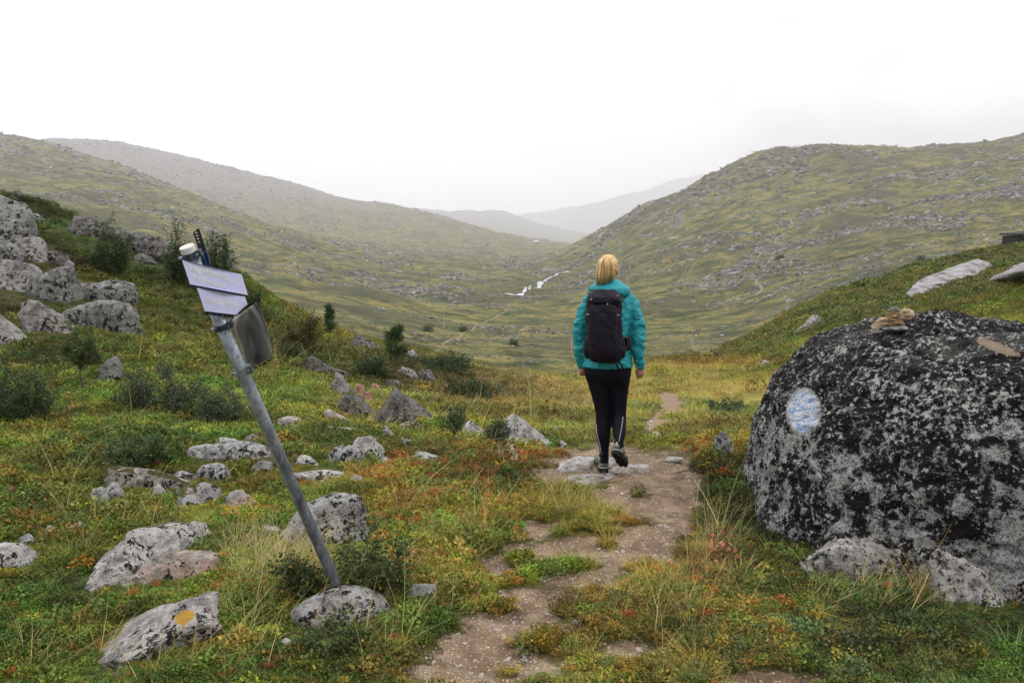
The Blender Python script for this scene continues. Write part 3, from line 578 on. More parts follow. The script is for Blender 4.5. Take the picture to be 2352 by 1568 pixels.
def rock_shape(seed, sub=4, cuts=9, rough=0.10, boxy=0.0, layered=0.0):
    g = np.random.default_rng(seed); V, F = ico(sub); d = V
    nrm = g.normal(0, 1, (cuts, 3)); nrm[:, 2] = np.abs(nrm[:, 2]) * 0.7; nrm /= np.linalg.norm(nrm, axis=1)[:, None]; h = g.uniform(0.52, 0.92, cuts)
    r = np.full(len(V), 1.0)
    q = d @ nrm.T; rr = np.where(q > 0.05, h / np.maximum(q, 0.05), 9)
    r = np.minimum(1.0, rr.min(1)); 
    if boxy:
        rb = 1 / (np.abs(d) ** 6).sum(1) ** (1 / 6.0); r = np.minimum(r * (1 + 0.5 * boxy), rb * 0.85 * boxy + r * (1 - boxy) + 0.0)
    V = d * r[:, None]; o = seed * 3.71
    V *= (1 + rough * 1.6 * fbm3(V[:, 0] * 1.6 + o, V[:, 1] * 1.6, V[:, 2] * 1.6, 3, seed) + rough * 0.7 * fbm3(V[:, 0] * 5 + o, V[:, 1] * 5, V[:, 2] * 5, 4, seed + 5, 0.6))[:, None]
    if layered: V[:, :2] *= (1 + layered * noise3(V[:, 2] * 9 + o, V[:, 0] * 0.7, V[:, 1] * 0.7, seed))[:, None]
    return V, F
def rock(name, label, cat, box, mat, seed, peak=0.5, dr=0.8, sub=4, cuts=9, rough=0.10, boxy=0.0, sink=0.35, group=None, tilt=0.0, ymin=1.6, Y=None, top_flat=1.0, layered=0.0, pw=1.0, block=True, tri=0.0):
    """box = (x0, x1, y_top, y_base) in the photograph; the stone stands on the land there at its real distance and size"""
    x0, x1, yt, yb = box; xc = 0.5 * (x0 + x1)
    e = (0.13 if group == G2 else .10 if yb < 1180 else 0.05) * (x1 - x0); x0 -= e; x1 += e; yt -= 0.05 * (yb - yt)
    p = hit(xc, yb, ymin) if Y is None else at(xc, yb, Y)
    if p is None: print('NO HIT', label); return None
    Yb = p.y; width = (x1 - x0) / FD * Yb; dep = width * dr; Yc = Yb + dep * 0.40
    pc = at(xc, yb, Yc); cx = pc.x; width = (x1 - x0) / FD * Yc
    gz = float(ground_z(cx, Yc)) if Y is None else p.z
    gz_min = min(float(ground_z(cx, Yb)), gz) if Y is None else p.z
    ztop = CZ - float(slope_of(yt)) * Yc; H = max(0.02, ztop - gz_min)
    V, F = rock_shape(seed, sub, cuts, rough, boxy, layered)
    zmin = -sink / (1 - sink) * 1.0
    V[:, 0] /= (V[:, 0].max() - V[:, 0].min()) / 2; V[:, 1] /= (V[:, 1].max() - V[:, 1].min()) / 2; V[:, 0] -= (V[:, 0].max() + V[:, 0].min()) / 2
    up = V[:, 2] > 0; V[up, 2] = V[up, 2] / V[:, 2].max(); V[up, 2] = V[up, 2] ** pw
    # narrow to the peak: the outline leans to where the photographed top lies
    f = np.clip(V[:, 2], 0, 1); pk = (peak - 0.5) * 2
    V[:, 0] = V[:, 0] * (1 - 0.0 * f) + pk * f * 0.9 * (1 - np.abs(V[:, 0] - pk) * 0.5 * (1 - top_flat))
    V[:, 0] = (V[:, 0] - V[:, 0].min()) / (V[:, 0].max() - V[:, 0].min()) * 2 - 1
    if tri: V[:, 2] *= np.where(V[:, 2] > 0, 1 - tri * np.abs(V[:, 0] - pk) / (1 + abs(pk)), 1)
    if tilt: V[:, 2] += np.clip(V[:, 2], 0, 1) * tilt * V[:, 0]
    V[up, 2] = V[up, 2] / V[up, 2].max()
    W = np.stack([V[:, 0] * width / 2, V[:, 1] * dep / 2, np.where(V[:, 2] > 0, V[:, 2] * H, V[:, 2] * H * 0.5 - 0.0)], 1)
    o = mesh_np(name, W, F, RM[mat] if isinstance(mat, str) else mat); o.location = (cx, Yc, gz_min - 0.01)
    tag(o, label, cat, group)
    if block: BLOCK.append((cx, Yc, width * (1.3 if group == G3 else 0.36 if tri else 0.46), dep * (1.6 if group == G3 else .36 if tri else 0.46)))
    return o
G1 = 'boulders scattered over the meadow'; G2 = 'rocks of the left hillside'; G3 = 'stones set across the far path'
def rocks():
    k = dict
    L_ = [
     ('boulder', 'low grey rock with a yellow painted blob, in the bottom left grass', (205,529,1368,1505), 'pale', 3, .76, k(sub=5, dr=.85, cuts=12, tri=.75, rough=.13, name2='yellow')),
     ('boulder', 'pinkish flat rock leaning against the long pale slanting rock', (300,502,1256,1338), 'pink', 14, .66, k(sub=5, dr=.8, cuts=7, tri=.4, rough=.15)),
     ('boulder', 'pale cracked rock cut by the left edge of the photo, beside low grass', (-45,92,1247,1308), 'pale', 21, .45, k()),
     ('stone', 'low brownish stone lying behind the rock at the left edge', (31,98,1225,1254), 'grey', 22, .4, k()),
     ('stone', 'small grey pointed stone right of the low brownish one', (94,133,1203,1231), 'grey', 23, .5, k(sub=3)),
     ('stone', 'small pale stone half hidden in grass, rightmost of three at the left', (145,192,1196,1225), 'pink', 24, .8, k(sub=3)),
     ('stone', 'dark upright stone at the left end of the mossy outcrop row', (213,252,1118,1160), 'grey', 25, .4, k(sub=3)),
     ('stone', 'grey jagged stone beside the dark upright stone', (247,293,1108,1148), 'grey', 26, .3, k()),
     ('rock_outcrop', 'mossy topped outcrop with pale bare side, behind the dark upright stone', (268,450,1066,1126), 'mossy', 27, .35, k(sub=5, dr=.7, cuts=12, rough=.16)),
     ('stone', 'small grey green stone on the far side of the mossy outcrop', (250,284,1082,1106), 'cliff', 28, .5, k(sub=3)),
     ('stone', 'flat dark grey stone lying on top end of the mossy outcrop', (395,455,1078,1098), 'grey', 29, .4, k(sub=3)),
     ('boulder', 'rounded grey boulder with rusty stains, below the long flat boulder', (453,535,1064,1105), 'grey', 30, .45, k()),
     ('boulder', 'long flat topped grey boulder just left of the signpost pole', (446,622,1016,1060), 'grey', 31, .3, k(sub=5, dr=.5, top_flat=.5, boxy=.5)),
     ('boulder', 'mossy grey boulder behind the long flat one, touching the pole in view', (555,626,993,1022), 'mossy', 32, .5, k()),
     ('stone', 'speckled stone close against the left of the pole, under the long boulder', (578,626,1054,1086), 'grey', 33, .7, k()),
     ('boulder', 'domed speckled boulder, tallest of the cluster in the left meadow', (448,511,1107,1158), 'grey', 34, .5, k()),
     ('boulder', 'low speckled boulder in front of the domed one', (401,470,1136,1168), 'grey', 35, .5, k()),
     ('stone', 'pale stone squeezed between the domed and the low boulder', (425,452,1115,1140), 'pale', 36, .5, k(sub=3)),
     ('stone', 'small dark grey stone at the left end of the cluster', (399,422,1120,1143), 'dark', 37, .5, k(sub=3)),
     ('boulder', 'white jagged rock with pink tints, right end of the cluster', (515,590,1122,1164), 'pink', 38, .75, k(rough=.18)),
     ('stone', 'thin flat stone between the rusty stained boulder and the white jagged rock', (522,565,1103,1117), 'pale', 39, .5, k(sub=3)),
     ('stone', 'small tan stone in ochre grass, left of the boulder behind the pole', (601,652,1204,1222), 'pink', 40, .3, k(sub=3)),
     ('boulder', 'big rounded boulder with black and pale green lichen, behind the signpost pole', (652,866,1137,1254), 'grey', 41, .58, k(sub=5, dr=.75, cuts=8)),
     ('boulder', 'oval lichen covered boulder at the foot of the signpost pole', (676,896,1350,1442), 'grey', 42, .5, k(sub=5, dr=.8, cuts=4, pw=.75, rough=.06)),
     ('stone', 'small grey stone right of the oval boulder, half in shrubs', (924,1003,1336,1378), 'grey', 43, .6, k()),
     ('stone', 'thin pale stone nearly buried in low shrubs at the bottom', (628,671,1461,1484), 'pale', 44, .6, k(sub=3)),
     ('boulder', 'white humped stone above the red autumn plants', (940,1026,1036,1060), 'pale', 45, .45, k()),
     ('stone', 'small white stone at the lower end of the mossy outcrop', (352,382,1108,1137), 'pale', 81, .5, k(sub=3)),
     ('stone', 'narrow pale stone between the mossy outcrop and the rusty stained boulder', (404,440,1096,1112), 'pale', 82, .5, k(sub=3)),
     ('stone', 'pale stone peeking behind the long flat boulder', (498,548,1002,1022), 'pale', 83, .5, k(sub=3)),
     ('stone', 'pale low stone left below the low speckled boulder', (382,414,1160,1176), 'pink', 84, .5, k(sub=3)),
     ('stone', 'small pale stone right of the flat slab by the pole', (800,842,1088,1108), 'grey', 85, .5, k(sub=3)),
     ('stone', 'brown grey stone under the slanted slab pair', (1000,1034,986,1004), 'grey', 86, .5, k(sub=3)),
     ('stone', 'small pale stone below the crooked sapling', (1052,1082,1012,1026), 'pink', 87, .5, k(sub=3)),
     ('stone', 'pale stone at the left of the white humped stone', (868,900,1046,1062), 'pale', 88, .5, k(sub=3)),
     ('boulder', 'pale ridged boulder, largest in the middle of the rocky meadow', (800,893,1000,1056), 'pale', 46, .5, k(sub=5, rough=.15)),
     ('boulder', 'low lumpy boulder joined to the left foot of the pale ridged boulder', (751,828,1018,1060), 'grey', 47, .5, k()),
     ('stone', 'white flattened stone just right of the pole', (674,735,1045,1068), 'pale', 48, .3, k()),
     ('stone', 'flat pale slab in grass, right of the pole and above the green lichen boulder', (676,802,1075,1105), 'pale', 49, .3, k(cuts=14, top_flat=.4)),
     ('boulder', 'square shouldered grey stone in grass right of the pole', (642,692,956,986), 'pink', 50, .5, k(boxy=.7)),
     ('stone', 'long tilted pale slab, upper of two beside the dark triangular rocks', (750,816,939,974), 'pink', 51, .2, k(dr=.35, tilt=-.5)),
     ('stone', 'long thin pale slab, lower of two beside the dark triangular rocks', (752,831,975,993), 'pink', 52, .4, k(dr=.4)),
     ('boulder', 'dark slanting rock leaning left of the big triangular one', (784,866,903,956), 'dark', 53, .25, k(sub=5)),
     ('boulder', 'biggest dark triangular rock of the meadow, with pale spots', (853,1008,889,975), 'dark', 54, .38, k(sub=5, dr=.6, cuts=5, rough=.07, tri=.75)),
     ('boulder', 'mossy topped stone below the big triangular rock', (914,983,966,990), 'mossy', 55, .5, k()),
     ('boulder', 'pale upright rock left of the small birch sapling group', (1066,1124,962,1003), 'pale', 56, .4, k()),
     ('stone', 'small brown red rock above the dark slanting rock', (812,840,880,910), 'red', 57, .5, k()),
     ('stone', 'bright salmon pink rock patch between the dark rocks', (822,856,895,926), 'red', 58, .6, k()),
     ('stone', 'salmon pink stone just above the bright pink rock patch', (850,877,880,901), 'red', 59, .4, k(sub=3)),
     ('stone', 'brownish stones behind the peak of the big triangular rock', (886,926,872,893), 'dark', 60, .5, k()),
     ('rock_outcrop', 'dark ledge of rock running down through the green slope', (698,792,817,858), 'crest', 61, .25, k(dr=.4, tilt=-.4)),
     ('rock_outcrop', 'pale broken rock step below the dark ledge', (766,812,855,903), 'cliff2', 62, .3, k(dr=.5, tilt=-.4, rough=.2)),
     ('boulder', 'mossy low rocks beside the foot of the small tree', (916,962,842,868), 'mossy', 63, .4, k()),
     ('boulder', 'rounded grey rock right of the mossy low rocks near the tree', (952,1000,846,873), 'dark', 64, .5, k()),
     ('boulder', 'dark hump of rock on the crest, left of the small tree', (798,880,770,802), 'crest', 65, .45, k()),
     ('stone', 'pale stone on the crest right of the small tree', (930,956,803,822), 'cliff2', 66, .5, k(sub=3)),
     ('stone', 'thin upright stone left of the pale ridged boulder top', (882,907,976,1008), 'grey', 67, .4, k(sub=3)),
     ('stone', 'brownish stone in grass under the mossy topped stone', (920,948,1005,1023), 'grey', 68, .5, k(sub=3)),
     ('stone', 'flat stone behind the white humped stone', (978,1013,1024,1037), 'pale', 69, .5, k(sub=3)),
     ('stone', 'small flat stone at the foot of the dark slanting rock', (832,867,956,970), 'dark', 70, .5, k(sub=3)),
     ('stone', 'small lumpy stone at the left foot of the triangular rock', (870,895,946,960), 'grey', 71, .5, k(sub=3)),
     ('stone', 'tiny pale stone left of the two long slabs', (705,724,958,971), 'pink', 72, .5, k(sub=3)),
     ('boulder', 'large slanted pale rock with yellow moss, left of the hiker', (1166,1270,952,1025), 'pale', 73, .18, k(sub=5, dr=.6, cuts=6, tri=.65)),
     ('stone', 'small grey stone right of the slanted mossy rock', (1268,1299,976,999), 'grey', 74, .4, k(sub=3)),
     ('stone', 'tiny white pointed stone close to the hiker on the left', (1285,1302,1009,1023), 'pale', 75, .4, k(sub=3)),
     ('boulder', 'upright grey rock between the path and the huge black boulder', (1642,1686,989,1048), 'grey', 76, .45, k()),
     ('stone', 'flat white stone on the far right rim of the dirt path', (1527,1567,1046,1056), 'path', 77, .5, k(sub=3)),
     ('stone', 'small pale stone in the grass island of the path bottom', (1309,1343,1417,1433), 'grey', 92, .5, k(sub=3)),
     ('stone', 'small white stone on the dirt path, lower left of the grass island', (1198,1212,1504,1512), 'path', 93, .5, k(sub=3)),
     ('boulder', 'single rock lying in the far yellow meadow by the black boulder', (1748,1776,826,842), 'grey', 78, .4, k(sub=3)),
     ('boulder', 'tilted grey boulder on the green slope above the black boulder', (1832,1880,724,757), 'cliff2', 79, .7, k(dr=.5, tilt=.3)),
    ]
    for nm, lab, box, mat, seed, pk, kw in L_:
        kw = dict(kw); n2 = kw.pop('name2', None)
        if n2 == 'yellow':
            t, c, n = rock_material('pale_rock_with_yellow_paint', (0.52, 0.50, 0.48), (0.2, 0.19, 0.185), 0.40, 0.1, 0.05, 1.0)
            pa = t.attr('paint', out=2); c = t.mix(t.ramp(t.math('ADD', pa, t.math('MULTIPLY', t.noise(45, 7, .8), .9)), .98, 1.04), c, t.mix(t.noise(25), (0.62, 0.34, 0.035), (0.80, 0.50, 0.10)))
            mat = t.done(c, n)
        o = rock(nm, lab, 'rock', box, mat, seed, pk, **kw, group=G1)
        if n2 == 'yellow': YELLOW.append(o)
    H_ = [
     ('cliff', 'tall grey cliff rock at the left edge, uppermost on the hillside', (-70,70,448,565), 'cliff', 101, .35, k(sub=5, boxy=.4)),
     ('boulder', 'pale blocky rock right below the tall cliff rock', (42,106,545,600), 'cliff2', 102, .4, k(boxy=.4)),
     ('boulder', 'big lichen rock at the left edge with an orange spot', (-60,84,592,670), 'cliff2', 103, .35, k(sub=5, boxy=.3)),
     ('boulder', 'rounded dark grey boulder resting between the hillside rocks', (79,174,612,690), 'cliff', 104, .5, k(sub=5, cuts=5, rough=.05, dr=.9)),
     ('rock_outcrop', 'upper block of the split grey rock on the left hillside', (168,294,644,696), 'cliff', 105, .62, k(sub=5, boxy=.6, dr=.6)),
     ('rock_outcrop', 'lower block of the split grey rock on the left hillside', (195,314,690,762), 'cliff', 106, .5, k(sub=5, boxy=.7, dr=.5)),
     ('rock_outcrop', 'pale fractured rock under the rounded dark boulder', (66,170,689,766), 'cliff2', 107, .35, k(sub=5, rough=.16, tilt=-.2)),
     ('boulder', 'steep narrow pale rock at the left edge, lowest on the hillside', (-45,53,700,790), 'cliff2', 108, .2, k(tilt=-.4)),
     ('rock_outcrop', 'dark knobbly rock on the skyline, left of the green birch', (157,249,496,545), 'crest', 109, .5, k(sub=5, rough=.16, boxy=.3)),
     ('rock_outcrop', 'dark knobbly rock on the skyline, right of the green birch', (268,384,521,590), 'crest', 110, .28, k(sub=5, rough=.16)),
     ('boulder', 'grey rock half hidden behind the grey green bush', (223,279,818,878), 'cliff', 111, .5, k()),
     ('stone', 'brownish flat rock below the right skyline rock', (306,352,581,603), 'crest', 112, .5, k()),
     ('stone', 'small dark stone on the skyline at the far left', (27,52,436,457), 'crest', 113, .6, k(sub=3)),
     ('stone', 'brown lichen stone on the skyline behind the blue signs', (516,553,599,628), 'crest', 114, .5, k()),
     ('stone', 'small reddish stone above the pale blocky rock', (70,101,490,504), 'cliff2', 115, .5, k(sub=3)),
     ('boulder', 'dark rock wedged above the rounded boulder, under brown heath', (96,150,572,606), 'crest', 117, .4, k(boxy=.4)),
     ('boulder', 'grey angular rock between the tall cliff rock and the lichen rock', (-10,52,556,596), 'cliff', 118, .4, k(boxy=.4)),
     ('stone', 'flat grey rock squeezed left of the split rock', (140,205,700,745), 'cliff', 119, .5, k(boxy=.4)),
     ('stone', 'small white stone on the green slope above the split rock', (147,168,596,619), 'cliff2', 116, .5, k(sub=3)),
    ]
    for nm, lab, box, mat, seed, pk, kw in H_: rock(nm, lab, 'rock', box, mat, seed, pk, **dict(kw), group=G2, ymin=8)
    for i, (box, lab) in enumerate([((1484,1510,963,972), 'flat pale step stone, farthest of four on the path beyond the hiker'), ((1484,1508,972,979), 'flat pale step stone, second farthest beyond the hiker'),
                                    ((1486,1508,980,987), 'brightest thin step stone, third of four beyond the hiker'), ((1497,1522,988,1004), 'largest ridged step stone, nearest of four beyond the hiker')]):
        rock('step_stone', lab, 'stone', box, 'path', 120 + i, .5, dr=.7, sub=3, group=G3, ymin=7.4)
    # the worn rock the hiker walks over: three low slabs rising out of the path
    for i, (box, lab, mz, dr) in enumerate([((1275,1425,1041,1072), 'worn pale bedrock in the path beside the left foot of the hiker', .045, .75), ((1320,1410,1062,1100), 'narrow strip of worn bedrock in front of the hiker', .03, .8),
                                   ((1395,1490,1048,1080), 'worn bedrock in the path under the lifted boot of the hiker', .03, .6)]):
        p = hit(0.5 * (box[0] + box[1]), box[3], 2); V, F = rock_shape(130 + i, 5, 14, .16); wd = (box[1] - box[0]) / FD * p.y; dp = wd * dr
        V[:, 0] += 0.35 * V[:, 1]; W = V * np.array([wd / 1.5, dp / 1.3, mz * 1.7]); W[:, 2] += 0.012 * fbm2(W[:, 0] * 14, W[:, 1] * 22, 4, 7 + i)
        o = mesh_np('bedrock', W, F, RM['path']); yc = p.y + dp * .45; xc = at(0.5 * (box[0] + box[1]), box[3], yc).x
        o.location = (xc, yc, float(ground_z(xc, yc)) - 0.025); tag(o, lab, 'rock', 'bedrock showing in the path'); BLOCK.append((xc, yc, wd * .5, dp * .5))
    a, b = hit(222, 1342, 2), hit(418, 1238, 2); V, F = rock_shape(8, 5, 10, .15); d = (b - a); n = d.length; d.normalize(); s_ = Vector((0, 0, 1)).cross(d).normalized(); u = d.cross(s_)
    f = V[:, 0]; V = V * np.array([n * .62, .23, .17]); V[:, 2] *= 1 + .45 * f; V[:, 1] *= 1 + .30 * f; o = mesh_np('boulder', V @ np.array([d[:], s_[:], u[:]]), F, RM['pale']); o.location = (a + b) / 2 + Vector((0, 0, .03))
    tag(o, 'long pale slanting rock with black lichen specks, left of the leaning signpost', 'rock', G1)
    for q in (.2, .5, .8): c_ = a.lerp(b, q); BLOCK.append((c_.x, c_.y, .17, .15))
    # smooth slabs of bedrock on the right slope
    for i, (P0, P1, w0, w1, lab) in enumerate([((2124,720), (2356,608), 44, 56, 'long smooth pale slab sloping down behind the black boulder'), ((2140,668), (2275,606), 26, 30, 'shorter grey slab above the long smooth slab'),
                                               ((2255,668), (2400,622), 26, 40, 'rough grey rock band under the long smooth slab at the right edge')]):
        a = hit(*P0, 46); b = hit(*P1, 46)
        if a is None or b is None: print('slab', i); continue
        V, F = rock_shape(150 + i, 5, 10, .10); d = b - a; n = d.length; d.normalize(); s_ = Vector((0, 0, 1)).cross(d).normalized(); u = d.cross(s_)
        w_m = (w0 + w1) / 2 / FD * (a.y + b.y) / 2; mid = (a + b) / 2
        M = np.array([d[:], s_[:], u[:]]); V = V * np.array([n * 0.70, w_m * 2.0, w_m * 0.85]); V[:, 1:] *= (1 + (w1 - w0) / (w1 + w0) * V[:, 0:1] / n * 2)
        o = mesh_np('rock_slab', V @ M, F, RM['slab']); o.location = mid; tag(o, lab, 'rock', 'bedrock slabs on the right slope')
YELLOW = []
def paint_yellow():
    o = YELLOW[0]; me = o.data; V = np.array([v.co[:] for v in me.vertices]) + np.array(o.location)
    X, Yp = proj(V[:, 0], V[:, 1], V[:, 2]); front = np.array([v.normal[1] for v in me.vertices]) < 0.3
    q = ((X - 424) / 25) ** 2 + ((Yp - 1417 - (X - 424) * -.25) / 18) ** 2; q = np.minimum(q, ((X - 416) / 6) ** 2 + ((Yp - 1440) / 10) ** 2)
    a = me.attributes.new('paint', 'FLOAT', 'POINT'); a.data.foreach_set('value', (np.clip(1.0 - 0.5 * q, 0, 1) * front).astype(np.float32))
# ------------------------------------------------------------------ the huge boulder on the right
def big_boulder():
    plan = [(1.58,5.15),(1.47,4.75),(1.60,4.36),(1.93,3.98),(2.45,3.66),(3.2,3.5),(4.2,3.9),(4.6,5.2),(4.0,6.5),(2.8,6.9),(2.0,6.4),(1.70,5.7)]
    cx, cy = 2.95, 5.25
    ang = np.array([math.atan2(y - cy, x - cx) for x, y in plan]); rad = np.array([math.hypot(x - cx, y - cy) for x, y in plan]); o_ = np.argsort(ang); ang, rad = ang[o_], rad[o_]
    na, nz_ = 420, 230; th = np.linspace(-math.pi, math.pi, na, endpoint=False)
    rr = np.interp(th, np.concatenate([ang - 2 * math.pi, ang, ang + 2 * math.pi]), np.tile(rad, 3))
    rr = rr * (1 - 0.0 * np.clip(-np.cos(th + 0.25), 0, 1))
    for _ in range(10): rr = (np.roll(rr, 1) + 2 * rr + np.roll(rr, -1)) / 4
    prof = [(-.25,1.0),(0,1.02),(.2,.985),(.43,.955),(.68,.905),(.82,.835),(.95,.775),(1.05,.70),(1.13,.60),(1.20,.45),(1.255,.27),(1.285,.12),(1.292,0)]
    pz = np.array([p[0] for p in prof]); ps = np.array([p[1] for p in prof]); seg = np.concatenate([[0], np.cumsum(np.hypot(np.diff(pz), np.diff(ps) * 1.5))]); q = np.linspace(0, seg[-1], nz_)
    z = smooth1(np.interp(q, seg, pz), 4); s = smooth1(np.interp(q, seg, ps), 4); z[0] = -.25; s[-1] = 0
    TT, SS = np.meshgrid(th, s, indexing='xy'); ZZ = np.repeat(z[:, None], na, 1); R_ = rr[None, :] * SS
    X = cx + R_ * np.cos(TT); Y = cy + R_ * np.sin(TT)
    ZZ = ZZ - sstep(0.6, 1.3, ZZ) * 0.17 * np.clip(X - 2.85, 0, 2) - 0.02 * sstep(0.6, 1.3, ZZ) - sstep(0.5, 1.2, ZZ) * 0.12 * np.clip(2.6 - X, 0, 2)
    # relief along the outward direction
    nx, ny, nzv = np.cos(TT) * (0.25 + SS), np.sin(TT) * (0.25 + SS), 0.4 + 0 * TT + 0.9 * (1 - SS); nl = np.sqrt(nx**2 + ny**2 + nzv**2)
    crack = np.abs(fbm3(X * 1.1 + 3, Y * 1.1, ZZ * 2.2, 4, 77)); dsp = 0.065 * fbm3(X * 1.3, Y * 1.3, ZZ * 1.3, 5, 70) + 0.04 * fbm3(X * 5, Y * 5, ZZ * 5, 5, 71, 0.6) + 0.03 * fbm3(X * 22, Y * 22, ZZ * 22, 3, 72) - 0.03 * np.exp(-(crack / 0.012) ** 2)
    # broken, stepped foot: paler lower face under a slight overhang
    lowf = sstep(0.42, 0.22, ZZ + 0.06 * fbm3(X * 2, Y * 2, 0 * X, 3, 74)); dsp = dsp - 0.02 * lowf + 0.012 * np.exp(-((ZZ - 0.42) / 0.06) ** 2)
    X = X + nx / nl * dsp; Y = Y + ny / nl * dsp; ZZ = ZZ + nzv / nl * dsp
    X = X + 0.055; V = np.stack([X.ravel(), Y.ravel(), ZZ.ravel()], 1); idx = np.arange(nz_ * na).reshape(nz_, na); nx2 = np.roll(idx, -1, 1)
    F = np.stack([idx[:-1].ravel(), nx2[:-1].ravel(), nx2[1:].ravel(), idx[1:].ravel()], 1)
    t = NT('black_and_white_lichen_rock', 0.95); co = t.co
    sx_ = t.n('ShaderNodeSeparateXYZ'); t.set(sx_.inputs[0], co); zc = sx_.outputs[2]
    a = t.noise(9, 9, 0.76, dist=0.2); b = t.noise(42, 8, 0.86); f = t.noise(120, 4, 0.85); big = t.noise(1.7, 5, 0.6)
    grey = t.cramp(f, [(0.36, (0.045, 0.045, 0.048)), (0.5, (0.15, 0.15, 0.152)), (0.62, (0.40, 0.39, 0.385))])
    white = t.mix(t.ramp(f, 0.3, 0.65), (0.34, 0.335, 0.33), (0.80, 0.79, 0.76))
    c = t.mix(t.ramp(b, 0.475, 0.505), grey, white)
    c = t.mix(t.math('MULTIPLY', t.ramp(t.noise(9, 6, .7), .58, .66), .7), c, (0.052, 0.055, 0.060))
    c = t.mix(t.math('MULTIPLY', t.ramp(t.noise(5, 6, .7), .64, .70), .7), c, (0.25, 0.155, 0.075))
    c = t.mix(t.math('MULTIPLY', t.ramp(t.noise(4, 5, .65), .62, .66), .6), c, (0.30, 0.33, 0.27))
    # black crust: thick on top, breaking up downwards, nearly none on the foot
    up = t.ramp(zc, 0.15, 1.15)
    v = t.math('ADD', t.math('MULTIPLY', a, 0.75), t.math('ADD', t.math('MULTIPLY', b, 0.35), t.math('MULTIPLY_ADD', up, 0.10, 0.052)))
    v = t.math('ADD', v, t.math('MULTIPLY', t.math('SUBTRACT', big, 0.5), 0.35))
    c = t.mix(t.ramp(v, 0.585, 0.605), c, t.mix(t.ramp(f, 0.55, 0.72), (0.008, 0.007, 0.009), (0.045, 0.038, 0.040)))
    c = t.mix(t.math('MULTIPLY', t.math('MULTIPLY', t.ramp(zc, 0.95, 1.12), t.ramp(t.noise(2.2, 5, .6), .50, .60)), .75), c, t.mix(f, (0.04, 0.042, 0.036), (0.13, 0.13, 0.115)))
    c = t.mix(t.ramp(t.math('ADD', t.noise(30, 6, .78), t.math('MULTIPLY', t.noise(4, 3), .25)), .675, .70), c, (0.62, 0.61, 0.58))
    c = t.mix(t.ramp(t.math('ADD', t.attr('tan', out=2), t.math('MULTIPLY', t.noise(26, 8, .85), 2.0)), 1.62, 1.70), c, (0.40, 0.31, 0.23))
    pa = t.attr('paint', out=2)
    pm = t.ramp(t.math('ADD', pa, t.math('MULTIPLY', t.math('SUBTRACT', t.noise(24, 8, .85), .5), 4.5)), .25, .40)
    blue = t.cramp(t.noise(28, 6, .75, stretch=(1, 1, 2)), [(0.40, (0.10, 0.29, 0.66)), (0.45, (0.34, 0.54, 0.82)), (0.51, (0.86, 0.89, 0.95))])
    blue = t.mix(t.ramp(t.noise(75, 4, .8), .62, .66), blue, (0.04, 0.05, 0.07))
    c = t.mix(t.math('MULTIPLY', t.ramp(t.math('ADD', pa, t.math('MULTIPLY', t.math('SUBTRACT', b, .5), 2.0)), 0.05, 0.2), t.ramp(pa, .0, .03)), c, (0.46, 0.43, 0.37))
    c = t.mix(t.math('MULTIPLY', pm, t.ramp(pa, .03, .12)), c, blue)
    nrm = t.bump(t.math('ADD', t.math('MULTIPLY', a, 1.0), t.math('ADD', t.math('MULTIPLY', b, .6), t.math('MULTIPLY', f, .22))), 1.0, 0.06)
    m = t.done(c, nrm)
    o = mesh_np('boulder', V, F, m); tag(o, 'huge black and white lichen covered boulder with a blue painted mark', 'boulder')
    PX, PY = proj(V[:, 0], V[:, 1], V[:, 2]); fr = V[:, 1] < 5.3
    q = ((PX - 1846) / 32) ** 2 + ((PY - 946) / 45) ** 2; at_ = o.data.attributes.new('paint', 'FLOAT', 'POINT'); at_.data.foreach_set('value', (np.clip(1.25 - 0.75 * q, 0, 1) * fr).astype(np.float32))
    q = ((PX - 2290) / 60) ** 2 + ((PY - 797 - (PX - 2290) * .35) / 14) ** 2; at_ = o.data.attributes.new('tan', 'FLOAT', 'POINT'); at_.data.foreach_set('value', (np.clip(1 - 0.5 * q, 0, 1) * fr).astype(np.float32))
    BLOCK.append((2.95, 5.25, 1.35, 1.4)); BLOCK.append((2.6, 4.5, .7, .6)); RM['big'] = m
    for box, lab, sd, pk, kw in [((1812,2175,1236,1322), 'low grey ledge lying along the foot of the huge boulder', 201, .25, dict(dr=.28, top_flat=.3, boxy=.5)),
                             ((2135,2330,1262,1385), 'grey wedge of broken rock at the right foot of the huge boulder', 202, .2, dict(dr=.5, tilt=-.5))]:
        rock('rock_ledge', lab, 'rock', box, 'foot', sd, pk, sub=5, rough=.12, ymin=2.5, **kw)
    # little cairn of loose stones on its top
    Z = lambda x, y: (1653.8 + x * 0.30477, 661.5 + y * 0.30477)
    for i, (b, mat, lab, yy_, sq) in enumerate([((1160, 1270, 215, 315), 'tanstone', 'upright streaky tan stone, leftmost of the little cairn', 5.02, .8), ((1240, 1350, 172, 240), 'brownstone', 'ochre brown stone on the left of the cairn', 5.08, .8),
            ((1278, 1360, 142, 182), 'greystone', 'small dark grey stone topping the cairn', 5.10, .8), ((1335, 1452, 148, 245), 'tanstone2', 'rounded speckled stone, biggest and rightmost of the cairn', 5.16, .9),
            ((1262, 1400, 230, 286), 'brownstone2', 'dark oval stone lying low in the middle of the cairn', 4.98, .8), ((1240, 1445, 280, 325), 'greystone2', 'flat grey base stone under the cairn', 4.96, .8), ((1150, 1200, 305, 342), 'greystone3', 'smallest grey stone at the foot of the cairn', 4.93, .8)]):
        x0, y0 = Z(b[0], b[2]); x1, y1 = Z(b[1], b[3]); V, F = rock_shape(300 + i, 4, 6, .07)
        c0, c1 = at(x0, y0, yy_), at(x1, y1, yy_); wd, ht = c1.x - c0.x, c0.z - c1.z
